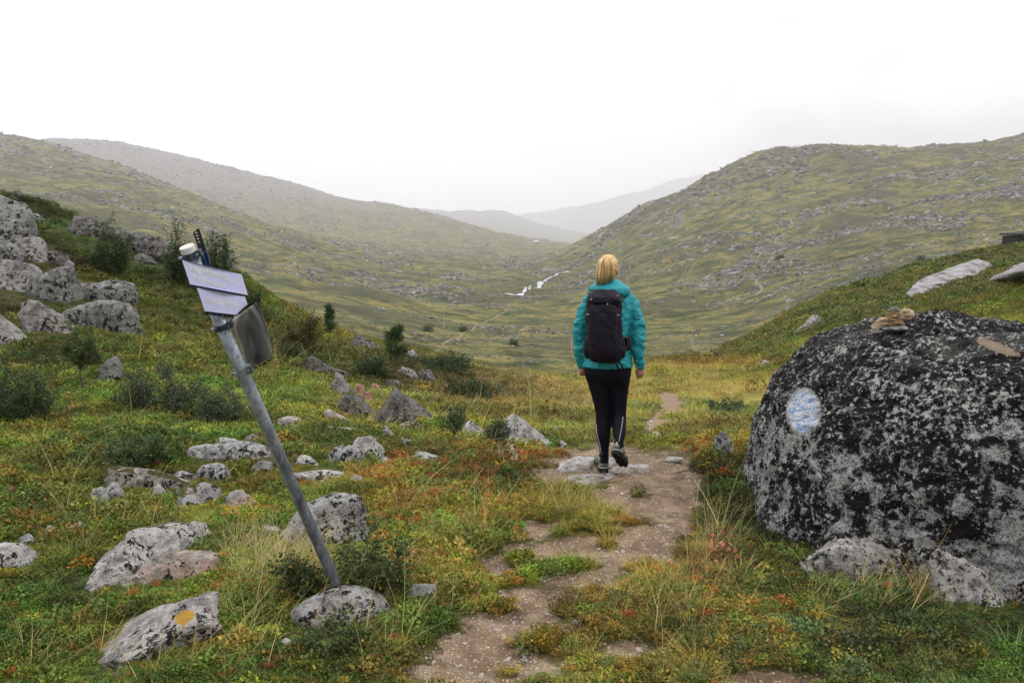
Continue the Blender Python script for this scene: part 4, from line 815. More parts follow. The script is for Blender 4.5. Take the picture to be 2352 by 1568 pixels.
        V = V * np.array([wd / 1.75, wd / 2 * sq, ht / 1.6])
        if i in (0,): V[:, 2] = V[:, 2] * 0.8 + V[:, 0] * 0.55
        base = {'tan': (0.44, 0.33, 0.21), 'bro': (0.24, 0.15, 0.07), 'gre': (0.22, 0.21, 0.20)}[mat[:3]]
        t2 = NT(mat, .85); st = t2.noise(14, 6, .65, stretch=(1, 1, 5)); cc = t2.mix(t2.ramp(st, .4, .62), tuple(v * .35 for v in base), tuple(v * 1.15 for v in base)); cc = t2.mix(t2.ramp(t2.noise(80, 4, .7), .55, .65), cc, tuple(v * .4 for v in base))
        o = mesh_np('cairn_stone', V, F, t2.done(cc, t2.bump(st, .8, .01))); o.location = (c0 + c1) / 2; tag(o, lab, 'stone', 'stones of the little cairn on the huge boulder')
RM['foot'] = rock_mat('boulder_foot_rock', (0.50, 0.49, 0.47), (0.10, 0.10, 0.10), 0.50, 0.12, 0.0, 0.6)
big_boulder(); rocks(); paint_yellow()
# ------------------------------------------------------------------ bushes and small trees
def bush_mat(name, c1, c2, var=.8):
    t = NT(name, .55); geo = t.n('ShaderNodeNewGeometry'); r = geo.outputs['Random Per Island']
    c = t.cramp(r, [(0, tuple(v * .55 for v in c1)), (.5, c1), (1, c2)])
    t.set(t.b.inputs['Base Color'], c); tr = t.n('ShaderNodeBsdfTranslucent'); t.set(tr.inputs[0], c); ms = t.n('ShaderNodeMixShader'); ms.inputs[0].default_value = .25
    t.nt.links.new(t.b.outputs[0], ms.inputs[1]); t.nt.links.new(tr.outputs[0], ms.inputs[2]); out = [n for n in t.nt.nodes if n.type == 'OUTPUT_MATERIAL'][0]; t.nt.links.new(ms.outputs[0], out.inputs[0])
    return t.m
BM = {'dark': bush_mat('dark_green_leaf', (.032, .060, .020), (.10, .145, .045)), 'green': bush_mat('green_leaf', (.050, .090, .028), (.12, .17, .05)),
      'grey': bush_mat('grey_green_leaf', (.050, .072, .036), (.13, .155, .085)), 'yellow': bush_mat('turning_leaf', (.05, .06, .022), (.50, .30, .04)),
      'rust': bush_mat('rusty_leaf', (.05, .06, .018), (.19, .13, .03)), 'pink': bush_mat('pink_leaf', (.50, .17, .11), (.66, .30, .20)), 'cream': bush_mat('cream_flower', (.42, .36, .20), (.68, .60, .38))}
BARK = plain('bark', (.075, .055, .042), .9, var=.4)
def tube_np(pts, rads, sides=5):
    pts = [Vector(p) for p in pts]; V = []; F = []; n = len(pts); a = None
    for i, p in enumerate(pts):
        d = (pts[min(i + 1, n - 1)] - pts[max(i - 1, 0)]).normalized()
        if a is None: a = d.cross(Vector((0, 1, 0)) if abs(d.y) < .8 else Vector((1, 0, 0)))
        else: a = a - d * a.dot(d)          # carried along: the tube never twists
        a = a.normalized(); b = d.cross(a)
        for k in range(sides): th = 6.28318 * k / sides; V.append(p + (a * math.cos(th) + b * math.sin(th)) * rads[i])
    for i in range(n - 1):
        for k in range(sides): k2 = (k + 1) % sides; F.append((i * sides + k, i * sides + k2, (i + 1) * sides + k2, (i + 1) * sides + k))
    caps = [tuple(reversed(range(sides))), tuple((n - 1) * sides + k for k in range(sides))]
    return V, F, caps
class MB:
    def __init__(s): s.V = []; s.F = []
    def add(s, V, F):
        o = len(s.V); s.V += [tuple(v) for v in V]; s.F += [tuple(int(i) + o for i in f) for f in F]; return s
    def tube(s, pts, r, sides=6):
        if not hasattr(r, '__len__'): r = [r] * len(pts)
        V, F, c = tube_np(pts, r, sides); return s.add(V, F + c)
    def box(s, c, sz, M=None):
        V = [Vector((x * sz[0] / 2, y * sz[1] / 2, z * sz[2] / 2)) for x in (-1, 1) for y in (-1, 1) for z in (-1, 1)]
        if M is not None: V = [M @ v for v in V]
        V = [v + Vector(c) for v in V]; return s.add(V, [(0, 1, 3, 2), (4, 6, 7, 5), (0, 4, 5, 1), (2, 3, 7, 6), (0, 2, 6, 4), (1, 5, 7, 3)])
    def build(s, name, mat, parent=None, smooth=False, bevel=0):
        me = bpy.data.meshes.new(name); me.from_pydata([tuple(v) for v in s.V], [], s.F); me.materials.append(mat)
        if smooth: me.polygons.foreach_set('use_smooth', [True] * len(me.polygons))
        me.update(); o = bpy.data.objects.new(name, me); C.objects.link(o)
        if parent: o.parent = parent
        if bevel: b = o.modifiers.new('bevel', 'BEVEL'); b.width = bevel; b.segments = 2; b.limit_method = 'ANGLE'
        return o
def bush(name, label, cat, box, kind, seed, style='bush', nleaf=2200, group=None, ymin=6, leaf=None, Y=None, stems=7, extra=None):
    x0, x1, yt, yb = box; xc = (x0 + x1) / 2; p = hit(xc, yb, ymin) if Y is None else at(xc, yb, Y)
    if p is None: print('NO BUSH', label); return
    Yb = p.y; w = (x1 - x0) / FD * Yb; H = CZ - float(slope_of(yt)) * Yb - p.z; g = np.random.default_rng(seed)
    root = empty(name, p); tag(root, label, cat, group); br = MB(); LV = []
    ls = leaf or max(0.02, 3.6 / FD * Yb)
    def grow(a, b, r, depth):
        n = 5; mid = (a + b) / 2 + Vector(g.normal(0, .08, 3)) * (b - a).length; pts = [a * (1 - t_) ** 2 + mid * 2 * t_ * (1 - t_) + b * t_ ** 2 for t_ in np.linspace(0, 1, n)]
        br.tube(pts, [max(.0012, r * (1 - .75 * t_)) for t_ in np.linspace(0, 1, n)], 4)
        if depth:
            for _ in range(depth[0]):
                t_ = g.uniform(.25, 1.0); o_ = a * (1 - t_) ** 2 + mid * 2 * t_ * (1 - t_) + b * t_ ** 2
                d = (b - a).normalized() * .7 + Vector(g.normal(0, .55, 3)); d.z += .15; d.normalize()
                grow(o_, o_ + d * (b - a).length * g.uniform(.22, .45), r * .45, depth[1:])
        else:
            LV.append((a, b))
    if style == 'tree':
        top = Vector((g.normal(0, .04) * w, 0, H * .96)); grow(Vector((0, 0, -.05 * H)), top, .018 * H, ())
        for i in range(26):
            f = g.uniform(.18, .95); o_ = top * f; a = g.uniform(0, 6.283); reach = w * .5 * (1.08 - f) ** .7 * g.uniform(.65, 1.05)
            grow(o_, o_ + Vector((math.cos(a) * reach, math.sin(a) * reach, reach * g.uniform(.35, 1.1))), .007 * H, (5,))
    elif style == 'sapling':
        base = Vector((0, 0, -.02)); fork = Vector((g.normal(0, .1) * w, 0, H * .45)); grow(base, fork, .02 * H, ())
        for i in range(11):
            a = g.uniform(0, 6.283); e = Vector((math.cos(a) * w * .5 * g.uniform(.4, 1), math.sin(a) * w * .45 * g.uniform(.3, 1), H * g.uniform(.6, 1.0))); grow(fork * g.uniform(.75, 1.0), e, .010 * H, (5,))
    elif style == 'column':
        grow(Vector((0, 0, -.03)), Vector((0, 0, H)), .016 * H, ())
        for i in range(40):
            f = g.uniform(.08, .97); a = g.uniform(0, 6.283); reach = w * .45 * (1.1 - f) ** .8 * g.uniform(.5, 1.1); o_ = Vector((0, 0, H * f)); grow(o_, o_ + Vector((math.cos(a) * reach, math.sin(a) * reach, reach * .9)), .005 * H, (3,))
    else:
        for i in range(stems * 3):
            a = g.uniform(0, 6.283); q = math.sqrt(g.uniform(.02, 1)); b0 = Vector((math.cos(a) * q * w * .25, math.sin(a) * q * w * .22, -.03 * H))
            hh = H * math.sqrt(max(.05, 1 - (q * .92) ** 2)) * g.uniform(.42, 1.08); grow(b0, Vector((math.cos(a) * q * w * .5, math.sin(a) * q * w * .42, hh)), .006 * max(H, .3), (5,) if style == 'bush' else (4,))
    n = int(nleaf * 1.35) if nleaf > 100 else nleaf; idx = g.integers(0, len(LV), n); tt = g.uniform(0.1, 1.08, n)
    A = np.array([LV[i][0][:] for i in idx]); B = np.array([LV[i][1][:] for i in idx]); cpt = A + (B - A) * tt[:, None] + g.normal(0, 1, (n, 3)) * ls * 1.0; cpt[:, 2] = np.maximum(cpt[:, 2], 0)
    d = g.normal(0, 1, (n, 3)); d[:, 2] = np.abs(d[:, 2]) * .7; d /= np.linalg.norm(d, axis=1)[:, None]; s_ = np.cross(d, g.normal(0, 1, (n, 3))); s_ /= np.linalg.norm(s_, axis=1)[:, None]
    l = ls * np.exp(g.normal(0, .25, n))[:, None]; V = np.stack([cpt, cpt + d * l * .5 + s_ * l * .32, cpt + d * l, cpt + d * l * .5 - s_ * l * .32], 1).reshape(-1, 3); k4 = np.arange(n) * 4
    F = np.stack([k4, k4 + 1, k4 + 2, k4 + 3], 1)
    fo = mesh_np('foliage', V, F, BM[kind], smooth=False, parent=root); br.build('branches', BARK, root)
    if extra:
        m = int(n * extra[1]); sel = g.choice(n, m, replace=False); V2 = V.reshape(-1, 4, 3)[sel] ; V2 = V2 + g.normal(0, ls * .6, (m, 1, 3)); c = V2.mean(1, keepdims=True); V2 = c + (V2 - c) * extra[2]
        k4 = np.arange(m) * 4; mesh_np('turned_leaves', V2.reshape(-1, 3), np.stack([k4, k4 + 1, k4 + 2, k4 + 3], 1), BM[extra[0]], smooth=False, parent=root)
    return root
def plants():
    b = bush; GS = 'shrubs on the left hillside'
    b('birch_bush', 'dark green birch bush between the two skyline rocks on the left', 'bush', (212,306,500,632), 'dark', 1, 'bush', 5200, GS, 10)
    b('birch_bush', 'birch bush directly behind the capped top of the signpost', 'bush', (386,440,518,655), 'dark', 2, 'bush', 4200, GS, 10)
    b('birch_bush', 'birch bush rising behind the blue signs, right of the post top', 'bush', (462,550,540,655), 'dark', 3, 'bush', 5200, GS, 10)
    b('birch_bush', 'small bush showing just right of the lower blue sign', 'bush', (566,606,664,712), 'dark', 4, 'bush', 1100, GS, 10)
    b('birch_tree', 'small thin stemmed birch in front of the hillside rocks', 'tree', (146,244,752,902), 'green', 5, 'sapling', 3600, GS, 7)
    b('willow_bush', 'wide grey green willow bush left of the signpost', 'bush', (270,480,846,946), 'grey', 6, 'bush', 7000, GS, 7, stems=12)
    b('willow_bush', 'very dark low bush at the left edge of the photo', 'bush', (-60,135,815,965), 'dark', 7, 'bush', 8000, GS, 7, stems=12)
    b('willow_bush', 'loose dark bush immediately behind the signpost pole', 'bush', (436,576,888,978), 'grey', 8, 'bush', 4200, GS, 7, stems=9)
    b('willow_bush', 'dark low bush above the mossy outcrop', 'bush', (246,420,1004,1078), 'green', 9, 'bush', 4200, GS, 5.5, stems=10)
    b('willow_bush', 'rusty green bush on the hillside edge right of the grey bent sign', 'bush', (640,745,722,792), 'rust', 10, 'bush', 3400, GS, 12, stems=10)
    b('willow_bush', 'small dark bush halfway down the green slope', 'bush', (652,694,788,828), 'dark', 11, 'bush', 1400, GS, 11)
    b('young_tree', 'small slim dark tree standing on the hillside edge', 'tree', (741,776,704,772), 'dark', 12, 'column', 1500, None, 12)
    b('young_tree', 'rounded little green tree in front of the valley', 'tree', (872,940,743,842), 'green', 13, 'tree', 3800, None, 10)
    b('juniper_bush', 'dark bush left of the rounded little tree', 'bush', (816,894,820,866), 'dark', 14, 'bush', 3000, None, 10, stems=9)
    b('juniper_bush', 'long low dark juniper on the crest right of the little tree', 'bush', (935,1105,815,852), 'dark', 15, 'bush', 5200, None, 11, stems=16)
    b('juniper_bush', 'dark oval juniper on the brown heath knoll', 'bush', (1008,1152,871,922), 'dark', 16, 'bush', 5200, None, 9, stems=14)
    b('birch_sapling', 'crooked birch sapling with thin dark stem in the meadow', 'tree', (1004,1072,944,1027), 'green', 17, 'sapling', 1300, None, 6)
    b('willow_sapling', 'sparse grey green sapling against the slanted mossy rock', 'bush', (1110,1180,958,1026), 'grey', 18, 'bush', 1500, None, 6, stems=4)
    b('dwarf_birch', 'dark dwarf birch with yellow leaves right of the pole foot', 'bush', (770,955,1212,1365), 'green', 19, 'bush', 1900, None, 3.2, leaf=.017, stems=8, extra=('yellow', .14, 1.3))
    b('dwarf_birch', 'low shrub with yellow and orange leaves left of the pole foot', 'bush', (630,775,1262,1372), 'dark', 20, 'bush', 1300, None, 3.2, leaf=.016, stems=5, extra=('yellow', .22, 1.4))
    b('dwarf_birch', 'leafy shrub in front of the oval boulder at the pole foot', 'bush', (680,850,1428,1500), 'green', 23, 'bush', 700, None, 2.6, leaf=.018, stems=6, extra=('yellow', .06, 1.2))
    b('willow_bush', 'low pale green bush in the meadow left of the black boulder', 'bush', (1612,1745,921,952), 'grey', 21, 'bush', 3200, None, 9, stems=12)
    b('pink_leaved_plant', 'small plant with salmon pink leaves at the boulder foot by the path', 'plant', (1618,1704,1218,1292), 'pink', 22, 'bush', 34, None, 3, leaf=.034, stems=3)
    GV = 'dark shrubs on the valley floor'
    for i, (bx, lab) in enumerate([((972,994,745,761), 'round dark shrub near the left end of the valley trail'), ((1172,1186,783,793), 'dark shrub right of the trail bend'), ((1058,1072,752,762), 'shrub between the trail and the tall pole'),
            ((1024,1044,806,818), 'dark shrub in the valley under the trail end'), ((1786,1800,586,596), 'dark bush by the right hand trail'), ((2106,2122,588,602), 'dark bush where the green slope meets the rocky mountain')]):
        b('valley_shrub', lab, 'bush', bx, 'dark', 40 + i, 'bush', 350, GV, 120, stems=4)
    # flowering stalks left of the path
    for i, (bx, top, base) in enumerate([(1149, 1024, 1096), (1171, 1004, 1100), (1180, 1026, 1110)]):
        p = hit(base and bx + 3, base, 4); r = empty('flower_stalk', p); tag(r, ['pale yellow flower stalk, leftmost of three by the path', 'pale yellow flower stalk reaching highest, middle of three by the path', 'pale yellow flower stalk nearest the path, rightmost of three'][i], 'flower', 'flower stalks beside the path')
        T = at(bx, top, p.y) - p; m = MB(); m.tube([(0, 0, 0), T * .5 + Vector((.01, 0, 0)), T], [.003, .002, .0015], 4); m.build('stem', bpy.data.materials['green_leaf'], r)
        g = np.random.default_rng(i); n = 70; f = g.uniform(.68, 1, n); c = np.array(T)[None, :] * f[:, None] + g.normal(0, .008, (n, 3)); d = g.normal(0, 1, (n, 3)) * .011; e = g.normal(0, 1, (n, 3)) * .008
        k = np.arange(n) * 4; mesh_np('flower_spike', np.stack([c, c + d, c + d + e, c + e], 1).reshape(-1, 3), np.stack([k, k + 1, k + 2, k + 3], 1), BM['cream'], smooth=False, parent=r)
        n = 16; f = g.uniform(.02, .55, n); c = np.array(T)[None, :] * f[:, None]; d = g.normal(0, .03, (n, 3)); e = g.normal(0, .01, (n, 3)); k = np.arange(n) * 4
        mesh_np('leaves', np.stack([c, c + d * .5 + e, c + d, c + d * .5 - e], 1).reshape(-1, 3), np.stack([k, k + 1, k + 2, k + 3], 1), BM['green'], smooth=False, parent=r)
plants()
# ------------------------------------------------------------------ valley: river, trails, poles, cabins
def resample(pts, n):
    P = np.array([p[:] for p in pts]); d = np.concatenate([[0], np.cumsum(np.linalg.norm(np.diff(P[:, :2], axis=0), axis=1))]); q = np.linspace(0, d[-1], n)
    return np.stack([np.interp(q, d, P[:, i]) for i in range(P.shape[1])], 1)
def ribbon(name, pix, wid, mat, ymin, lift=.3, n=120, jitter=0.2, cross=5):
    H = [hit(px, py, ymin) for px, py in pix]; keep = [i for i, h in enumerate(H) if h is not None]
    Q = resample([(H[i].x, H[i].y, wid[i]) for i in keep], n); T = np.gradient(Q[:, :2], axis=0); T /= np.linalg.norm(T, axis=1)[:, None]; N = np.stack([-T[:, 1], T[:, 0]], 1)
    wl = Q[:, 2] * (1 + jitter * fbm2(np.arange(n) * .35, 0 * Q[:, 0], 3, 5)); V = []
    for j in range(cross): f = j / (cross - 1) - .5; xy = Q[:, :2] + N * (wl * f)[:, None]; V.append(np.stack([xy[:, 0], xy[:, 1], ground_z(xy[:, 0], xy[:, 1]) + lift], 1))
    V = np.stack(V, 1).reshape(-1, 3); idx = np.arange(n * cross).reshape(n, cross); F = np.stack([idx[:-1, :-1].ravel(), idx[:-1, 1:].ravel(), idx[1:, 1:].ravel(), idx[1:, :-1].ravel()], 1)
    o = mesh_np(name, V, F, mat); o['kind'] = 'structure'; return o
t = NT('white_water', .25); q = t.noise(.16, 6, .7); RIV = t.done(t.cramp(q, [(.40, (.10, .11, .11)), (.48, (.42, .43, .45)), (.56, (.46, .46, .48))]), t.bump(q, .6, .5))
ribbon('river', [(1160,676),(1185,680),(1203,674),(1217,663),(1240,656),(1252,646),(1266,638),(1282,629),(1306,626)], [6,8,3.5,3,6,7,4.5,4,5], RIV, 250, 1.0, 160, .8, 7)
TR = plain('trail_dirt', (.24, .19, .11), .95, var=.25, scale=.6)
ribbon('trail', [(1010,793),(1038,780),(1062,768),(1089,755),(1096,745),(1118,738),(1139,730),(1153,722),(1163,716),(1157,711)], [.95] * 10, TR, 200, .25, 140)
ribbon('trail', [(1158,708),(1166,704),(1171,698)], [1.2] * 3, TR, 300, .3, 30)
ribbon('trail', [(1735,680),(1750,668),(1748,660),(1737,650),(1748,636),(1763,624),(1764,612),(1771,596),(1777,580)], [2.2,2.5,2.5,2,2.5,2.5,2.5,2.5,2], plain('dark_trail_dirt', (.20, .165, .135), .95, scale=.6), 200, .3, 120)
ribbon('path', [(1512,985),(1530,962),(1545,938),(1552,925),(1543,912),(1520,902)], [.35,.45,.6,.7,.6,.5], plain('trodden_soil', (.24, .165, .11), .95, scale=8, bump=.6), 7.2, .012, 60, .4)
PW = plain('weathered_pole_wood', (.48, .46, .43), .9)
for i, (x, yt, yb, lab) in enumerate([(1020,720,753,'tallest pale utility pole down in the valley, near the trail'), (1119,692,711,'utility pole left of the upper trail bend'), (1284,656,673,'utility pole right of the river bend'), (1424,606,627,'utility pole just right of the hiker head'),
        (1313,774,808,'pale pole low in the valley beside the hiker left sleeve'), (2063,497,522,'left pole of the twin poles on the rocky mountain side'), (2068,495,521,'right pole of the twin poles on the rocky mountain side'), (1914,528,545,'utility pole between the twin poles and the right hand trail'),
        (1781,550,568,'utility pole above the right hand trail'), (1590,596,616,'utility pole on the green mountain foot right of the hiker'), (1720,634,655,'pole at the bend of the right hand trail'), (1590,776,798,'pole low in the valley right of the hiker'), (938+620,638,655,'thin pole right of the hiker shoulder')]):
    h = hit(x, yb, 110)
    if h is None: continue
    T = at(x, yt, h.y); r = max(.12, .35 / FD * h.y); m = MB(); m.tube([(0, 0, -1), (0, 0, T.z - h.z)], [r, r * .8], 6); root = empty('utility_pole', h); tag(root, lab, 'pole', 'utility poles crossing the valley'); m.build('post', PW, root)
    m = MB(); m.box((0, 0, (T.z - h.z) * .93), (max(1.2, (T.z - h.z) * .14), r * 1.2, r * 1.2)); m.build('crossarm', PW, root)
def cabin(box, lab, wall, roofc, ymin=300, grp=None):
    x0, x1, yt, yb = box; h = hit((x0 + x1) / 2, yb, ymin); 
    if h is None: print('cabin', lab); return
    w_ = (x1 - x0) / FD * h.y; H = (yb - yt) / FD * h.y; d = w_ * .7; r = empty('cabin', h); tag(r, lab, 'cabin', grp)
    m = MB(); m.box((0, d / 2, H * .3 - .5), (w_, d, H * .6 + 1)); m.build('wall', plain('cabin_wall', wall, .9, scale=1), r)
    m = MB(); m.add([(-w_ * .55, -.1 * d, H * .6), (w_ * .55, -.1 * d, H * .6), (w_ * .55, d / 2, H), (-w_ * .55, d / 2, H), (w_ * .55, 1.1 * d, H * .6), (-w_ * .55, 1.1 * d, H * .6)], [(0, 1, 2, 3), (3, 2, 4, 5), (0, 3, 5), (1, 4, 2), (0, 5, 4, 1)]); m.build('roof', plain('cabin_roof', roofc, .9, scale=1), r)
    for sx in (-.25, .25): m = MB(); m.box((sx * w_, -.03, H * .32), (w_ * .14, .12, H * .22)); m.build('window', plain('cabin_window', (.05, .05, .06), .3), r)
    m = MB(); m.box((0, -.03, H * .25), (w_ * .12, .14, H * .42)); m.build('door', plain('cabin_door', (.2, .14, .1), .8), r)
cabin((1274 * .963, 1237, 553, 560), 'tiny pale roofed cabin on the saddle at the end of the valley', (.30, .12, .08), (.62, .62, .62), 900, 'far cabins')
cabin((1115, 1123, 556, 563), 'tiny dark cabin left of the pale roofed one at the valley end', (.10, .09, .08), (.2, .2, .2), 900, 'far cabins')
# dark hut looking over the right slope
h = hit(2338, 562, 60); W_ = 5.4; r = empty('hut', Vector((at(2338, 562, h.y + 1).x + W_ / 2, h.y + 1, h.z - .5))); tag(r, 'dark flat roofed hut at the right edge on top of the green slope', 'hut')
W_ = 5.4; m = MB(); m.box((0, 1.5, .75), (W_, 3, 1.7)); m.build('wall', plain('dark_stone_wall', (.035, .033, .034), .95, var=.6, scale=6, bump=.8, bscale=8), r)
m = MB(); m.add([(-W_ * .55, -.3, 1.55), (W_ * .55, -.3, 2.2), (W_ * .55, 3.2, 2.3), (-W_ * .55, 3.2, 1.7), (-W_ * .55, -.3, 1.75), (W_ * .55, -.3, 2.4), (W_ * .55, 3.2, 2.5), (-W_ * .55, 3.2, 1.9)], [(0, 3, 2, 1), (4, 5, 6, 7), (0, 1, 5, 4), (1, 2, 6, 5), (2, 3, 7, 6), (3, 0, 4, 7)]); m.build('roof', plain('dark_roof', (.04, .045, .04), .95), r)
# ------------------------------------------------------------------ the leaning signpost
GALV = NT('galvanised_steel', .42); _q = GALV.noise(16, 6, .7, stretch=(1, 1, .25)); _q2 = GALV.noise(60, 4, .7)
GALV_M = GALV.done(GALV.mix(GALV.ramp(_q2, .58, .66), GALV.cramp(_q, [(.35, (.08, .095, .115)), (.5, (.20, .23, .265)), (.66, (.36, .395, .43))]), (.09, .085, .085)), GALV.bump(_q2, .2, .002), GALV.cramp(_q2, [(.3, (.3,) * 3), (.7, (.6,) * 3)]), .55)
BLKM = plain('black_weathered_metal', (.016, .016, .018), .5, .3, var=.5)
t = NT('dark_blue_sign_metal', .35); BLUE_D = t.done((.008, .022, .090), metal=.1)
t = NT('blue_sign_face_sky_glare', .32); q = t.noise(170, 3, .8); q2 = t.noise(9, 5, .65)
fc = t.mix(q2, (.56, .60, .93), (.68, .71, .97)); fc = t.mix(t.ramp(q, .655, .68), fc, (.12, .10, .14)); t.b.inputs['Coat Weight'].default_value = .7; t.b.inputs['Coat Roughness'].default_value = .2; FACE = t.done(fc)  # sky glare painted into the base colour: blue enamel drawn as pale lavender
t = NT('bare_aluminium_back', .5); q = t.noise(5, 3, .5, stretch=(3, 3, .7)); BACK = t.done(t.cramp(q, [(.35, (.10, .11, .13)), (.5, (.28, .285, .28)), (.64, (.50, .48, .42))]), metal=.35)
WHITE_L = plain('white_lettering', (.95, .95, .97), .5, var=.02); CAPM = plain('pale_plastic_cap', (.56, .53, .50), .6, var=.12, scale=40)
PB, PT = at(790, 1380, 3.75), at(429, 566, 3.02)
AX = (PT - PB).normalized(); PR = .0262
def pole_pt(yd):                       # point of the pole's axis seen at height yd
    best = None
    for k in np.linspace(0, 1, 400):
        p = PB.lerp(PT, k); _, y = proj(p.x, p.y, p.z)
        if best is None or abs(y - yd) < best[0]: best = (abs(y - yd), p)
    return best[1]
sign = empty('signpost', PB); tag(sign, 'leaning galvanised signpost with blue hiking signs and a bent grey plate', 'signpost')
def S_(b, name, mat, smooth=False, bevel=0, parent=None):
    o = b.build(name, mat, None, smooth, bevel); o.parent = parent or sign; o.matrix_parent_inverse = Matrix.Translation(-PB); return o
m = MB(); m.tube([PB - AX * .15, PB, PB.lerp(PT, .5), PT - AX * .028], PR, 28); S_(m, 'pole', GALV_M, True)
m = MB(); m.tube([PT - AX * .034, PT - AX * .0335, PT - AX * .002, PT + AX * .001], [PR * 1.02, PR * 1.10, PR * 1.10, PR * 1.04], 28); S_(m, 'cap', CAPM, False)
def from2d(name, polys, Yf, thick, mat, parent=None, text=None):
    """closed outlines with holes (photo pixels) -> a plate of real thickness at the distances Yf gives"""
    cu = bpy.data.curves.new(name, 'CURVE'); cu.dimensions = '2D'; cu.fill_mode = 'BOTH'; cu.extrude = .5
    for pts in polys:
        s = cu.splines.new('POLY'); s.points.add(len(pts) - 1)
        for i, (x, y) in enumerate(pts): s.points[i].co = (x, -y, 0, 1)
        s.use_cyclic_u = True
    tmp = bpy.data.objects.new('tmp', cu); C.objects.link(tmp); bpy.context.view_layer.update(); me = bpy.data.meshes.new_from_object(tmp.evaluated_get(bpy.context.evaluated_depsgraph_get())); bpy.data.objects.remove(tmp); bpy.data.curves.remove(cu)
    bm = bmesh.new(); bm.from_mesh(me); bmesh.ops.remove_doubles(bm, verts=bm.verts, dist=1e-4); bmesh.ops.triangulate(bm, faces=bm.faces)
    if len(polys) == 1: bmesh.ops.subdivide_edges(bm, edges=[e for e in bm.edges if abs(e.verts[0].co.z - e.verts[1].co.z) < .1], cuts=5, use_grid_fill=True)
    for v in bm.verts: x, y, z = v.co; p = at(x, -y, Yf(x, -y) + z * thick); v.co = p
    bm.to_mesh(me); bm.free(); me.name = name; me.materials.clear(); me.materials.append(mat); o = bpy.data.objects.new(name, me); C.objects.link(o); o.parent = parent or sign; o.matrix_parent_inverse = Matrix.Translation(-PB); return o
def circ(cx, cy, rx, ry, n=12, rot=0): return [(cx + rx * math.cos(6.2832 * i / n) * math.cos(rot) - ry * math.sin(6.2832 * i / n) * math.sin(rot), cy + rx * math.cos(6.2832 * i / n) * math.sin(rot) + ry * math.sin(6.2832 * i / n) * math.cos(rot)) for i in range(n)]
z1 = lambda x, y: (367.5 + x * .23438, 496.1 + y * .23438)
zb1 = lambda x, y: (404.3 + .08203 * x, 514.5 + .08203 * y)
z2 = lambda x, y: (441 + .15232 * x, 634 + .15232 * y)
def lin(p0, Y0, p1, Y1):
    dx, dy = p1[0] - p0[0], p1[1] - p0[1]; L2 = dx * dx + dy * dy
    return lambda x, y: Y0 + (Y1 - Y0) * ((x - p0[0]) * dx + (y - p0[1]) * dy) / L2
A, B, Cc, D = z1(215, 430), z1(800, 570), z1(862, 775), z1(295, 668)
Y1f = lin(A, 2.84, (B[0], A[1] + (B[0] - A[0]) * .12), 3.22)
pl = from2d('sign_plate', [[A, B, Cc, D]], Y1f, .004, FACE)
A2, B2, C2, E2, D2 = z1(362, 700), z1(832, 788), z1(858, 862), z1(742, 968), z1(440, 932)
Y2f0 = lin(A2, 2.90, (B2[0], A2[1] + (B2[0] - A2[0]) * .12), 3.24); fold_x = z1(600, 850)[0]
Y2f = lambda x, y: Y2f0(x, y) - .0004 * max(0, x - fold_x)
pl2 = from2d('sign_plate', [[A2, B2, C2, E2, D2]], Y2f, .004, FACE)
def text_on(s, quad, Yf, off, parent, space=1.0):
    """lettering laid on the plate inside the quad (TL, TR, BR, BL in photo pixels)"""
    cu = bpy.data.curves.new('lettering', 'FONT'); cu.body = s; cu.size = 1; cu.extrude = .01; cu.offset = .009; cu.resolution_u = 3
    tmp = bpy.data.objects.new('tmp', cu); C.objects.link(tmp); bpy.context.view_layer.update(); me = bpy.data.meshes.new_from_object(tmp.evaluated_get(bpy.context.evaluated_depsgraph_get())); bpy.data.objects.remove(tmp)
    co = np.array([v.co[:] for v in me.vertices]); xm, xM = co[:, 0].min(), co[:, 0].max(); TL, TR, BR, BL = [np.array(q) for q in quad]
    for v in me.vertices:
        u = (v.co.x - xm) / (xM - xm); w_ = v.co.y / .72           # 0 on the baseline, 1 at cap height
        p = (1 - u) * ((1 - w_) * BL + w_ * TL) + u * ((1 - w_) * BR + w_ * TR); v.co = at(p[0], p[1], Yf(p[0], p[1]) - off - (v.co.z + .02) * .04)
    me.materials.clear(); me.materials.append(WHITE_L); o = bpy.data.objects.new('lettering', me); C.objects.link(o); o.parent = parent; o.matrix_parent_inverse = parent.matrix_parent_inverse.copy(); return o
# children of the plates sit in the same world coordinates
def fix(o, par): o.matrix_parent_inverse = Matrix.Identity(4); return o
q = zb1
for (s_, quad, yf, par) in [('Riksgränsfjällets topp', (z1(284, 472), z1(660, 562), z1(674, 625), z1(302, 538)), Y1f, pl), ('Till Björnfjell stn', (z1(330, 580), z1(625, 645), z1(640, 708), z1(348, 645)), Y1f, pl),
                            ('5.0', (z1(690, 618), z1(738, 628), z1(748, 678), z1(700, 668)), Y1f, pl), ('Norddalshytta', (z1(448, 782), z1(700, 824), z1(714, 886), z1(466, 848)), Y2f, pl2), ('km', (z1(718, 838), z1(765, 850), z1(775, 893), z1(728, 884)), Y2f, pl2)]:
    o = text_on(s_, quad, yf, .0028, par); o.matrix_parent_inverse = Matrix.Identity(4)
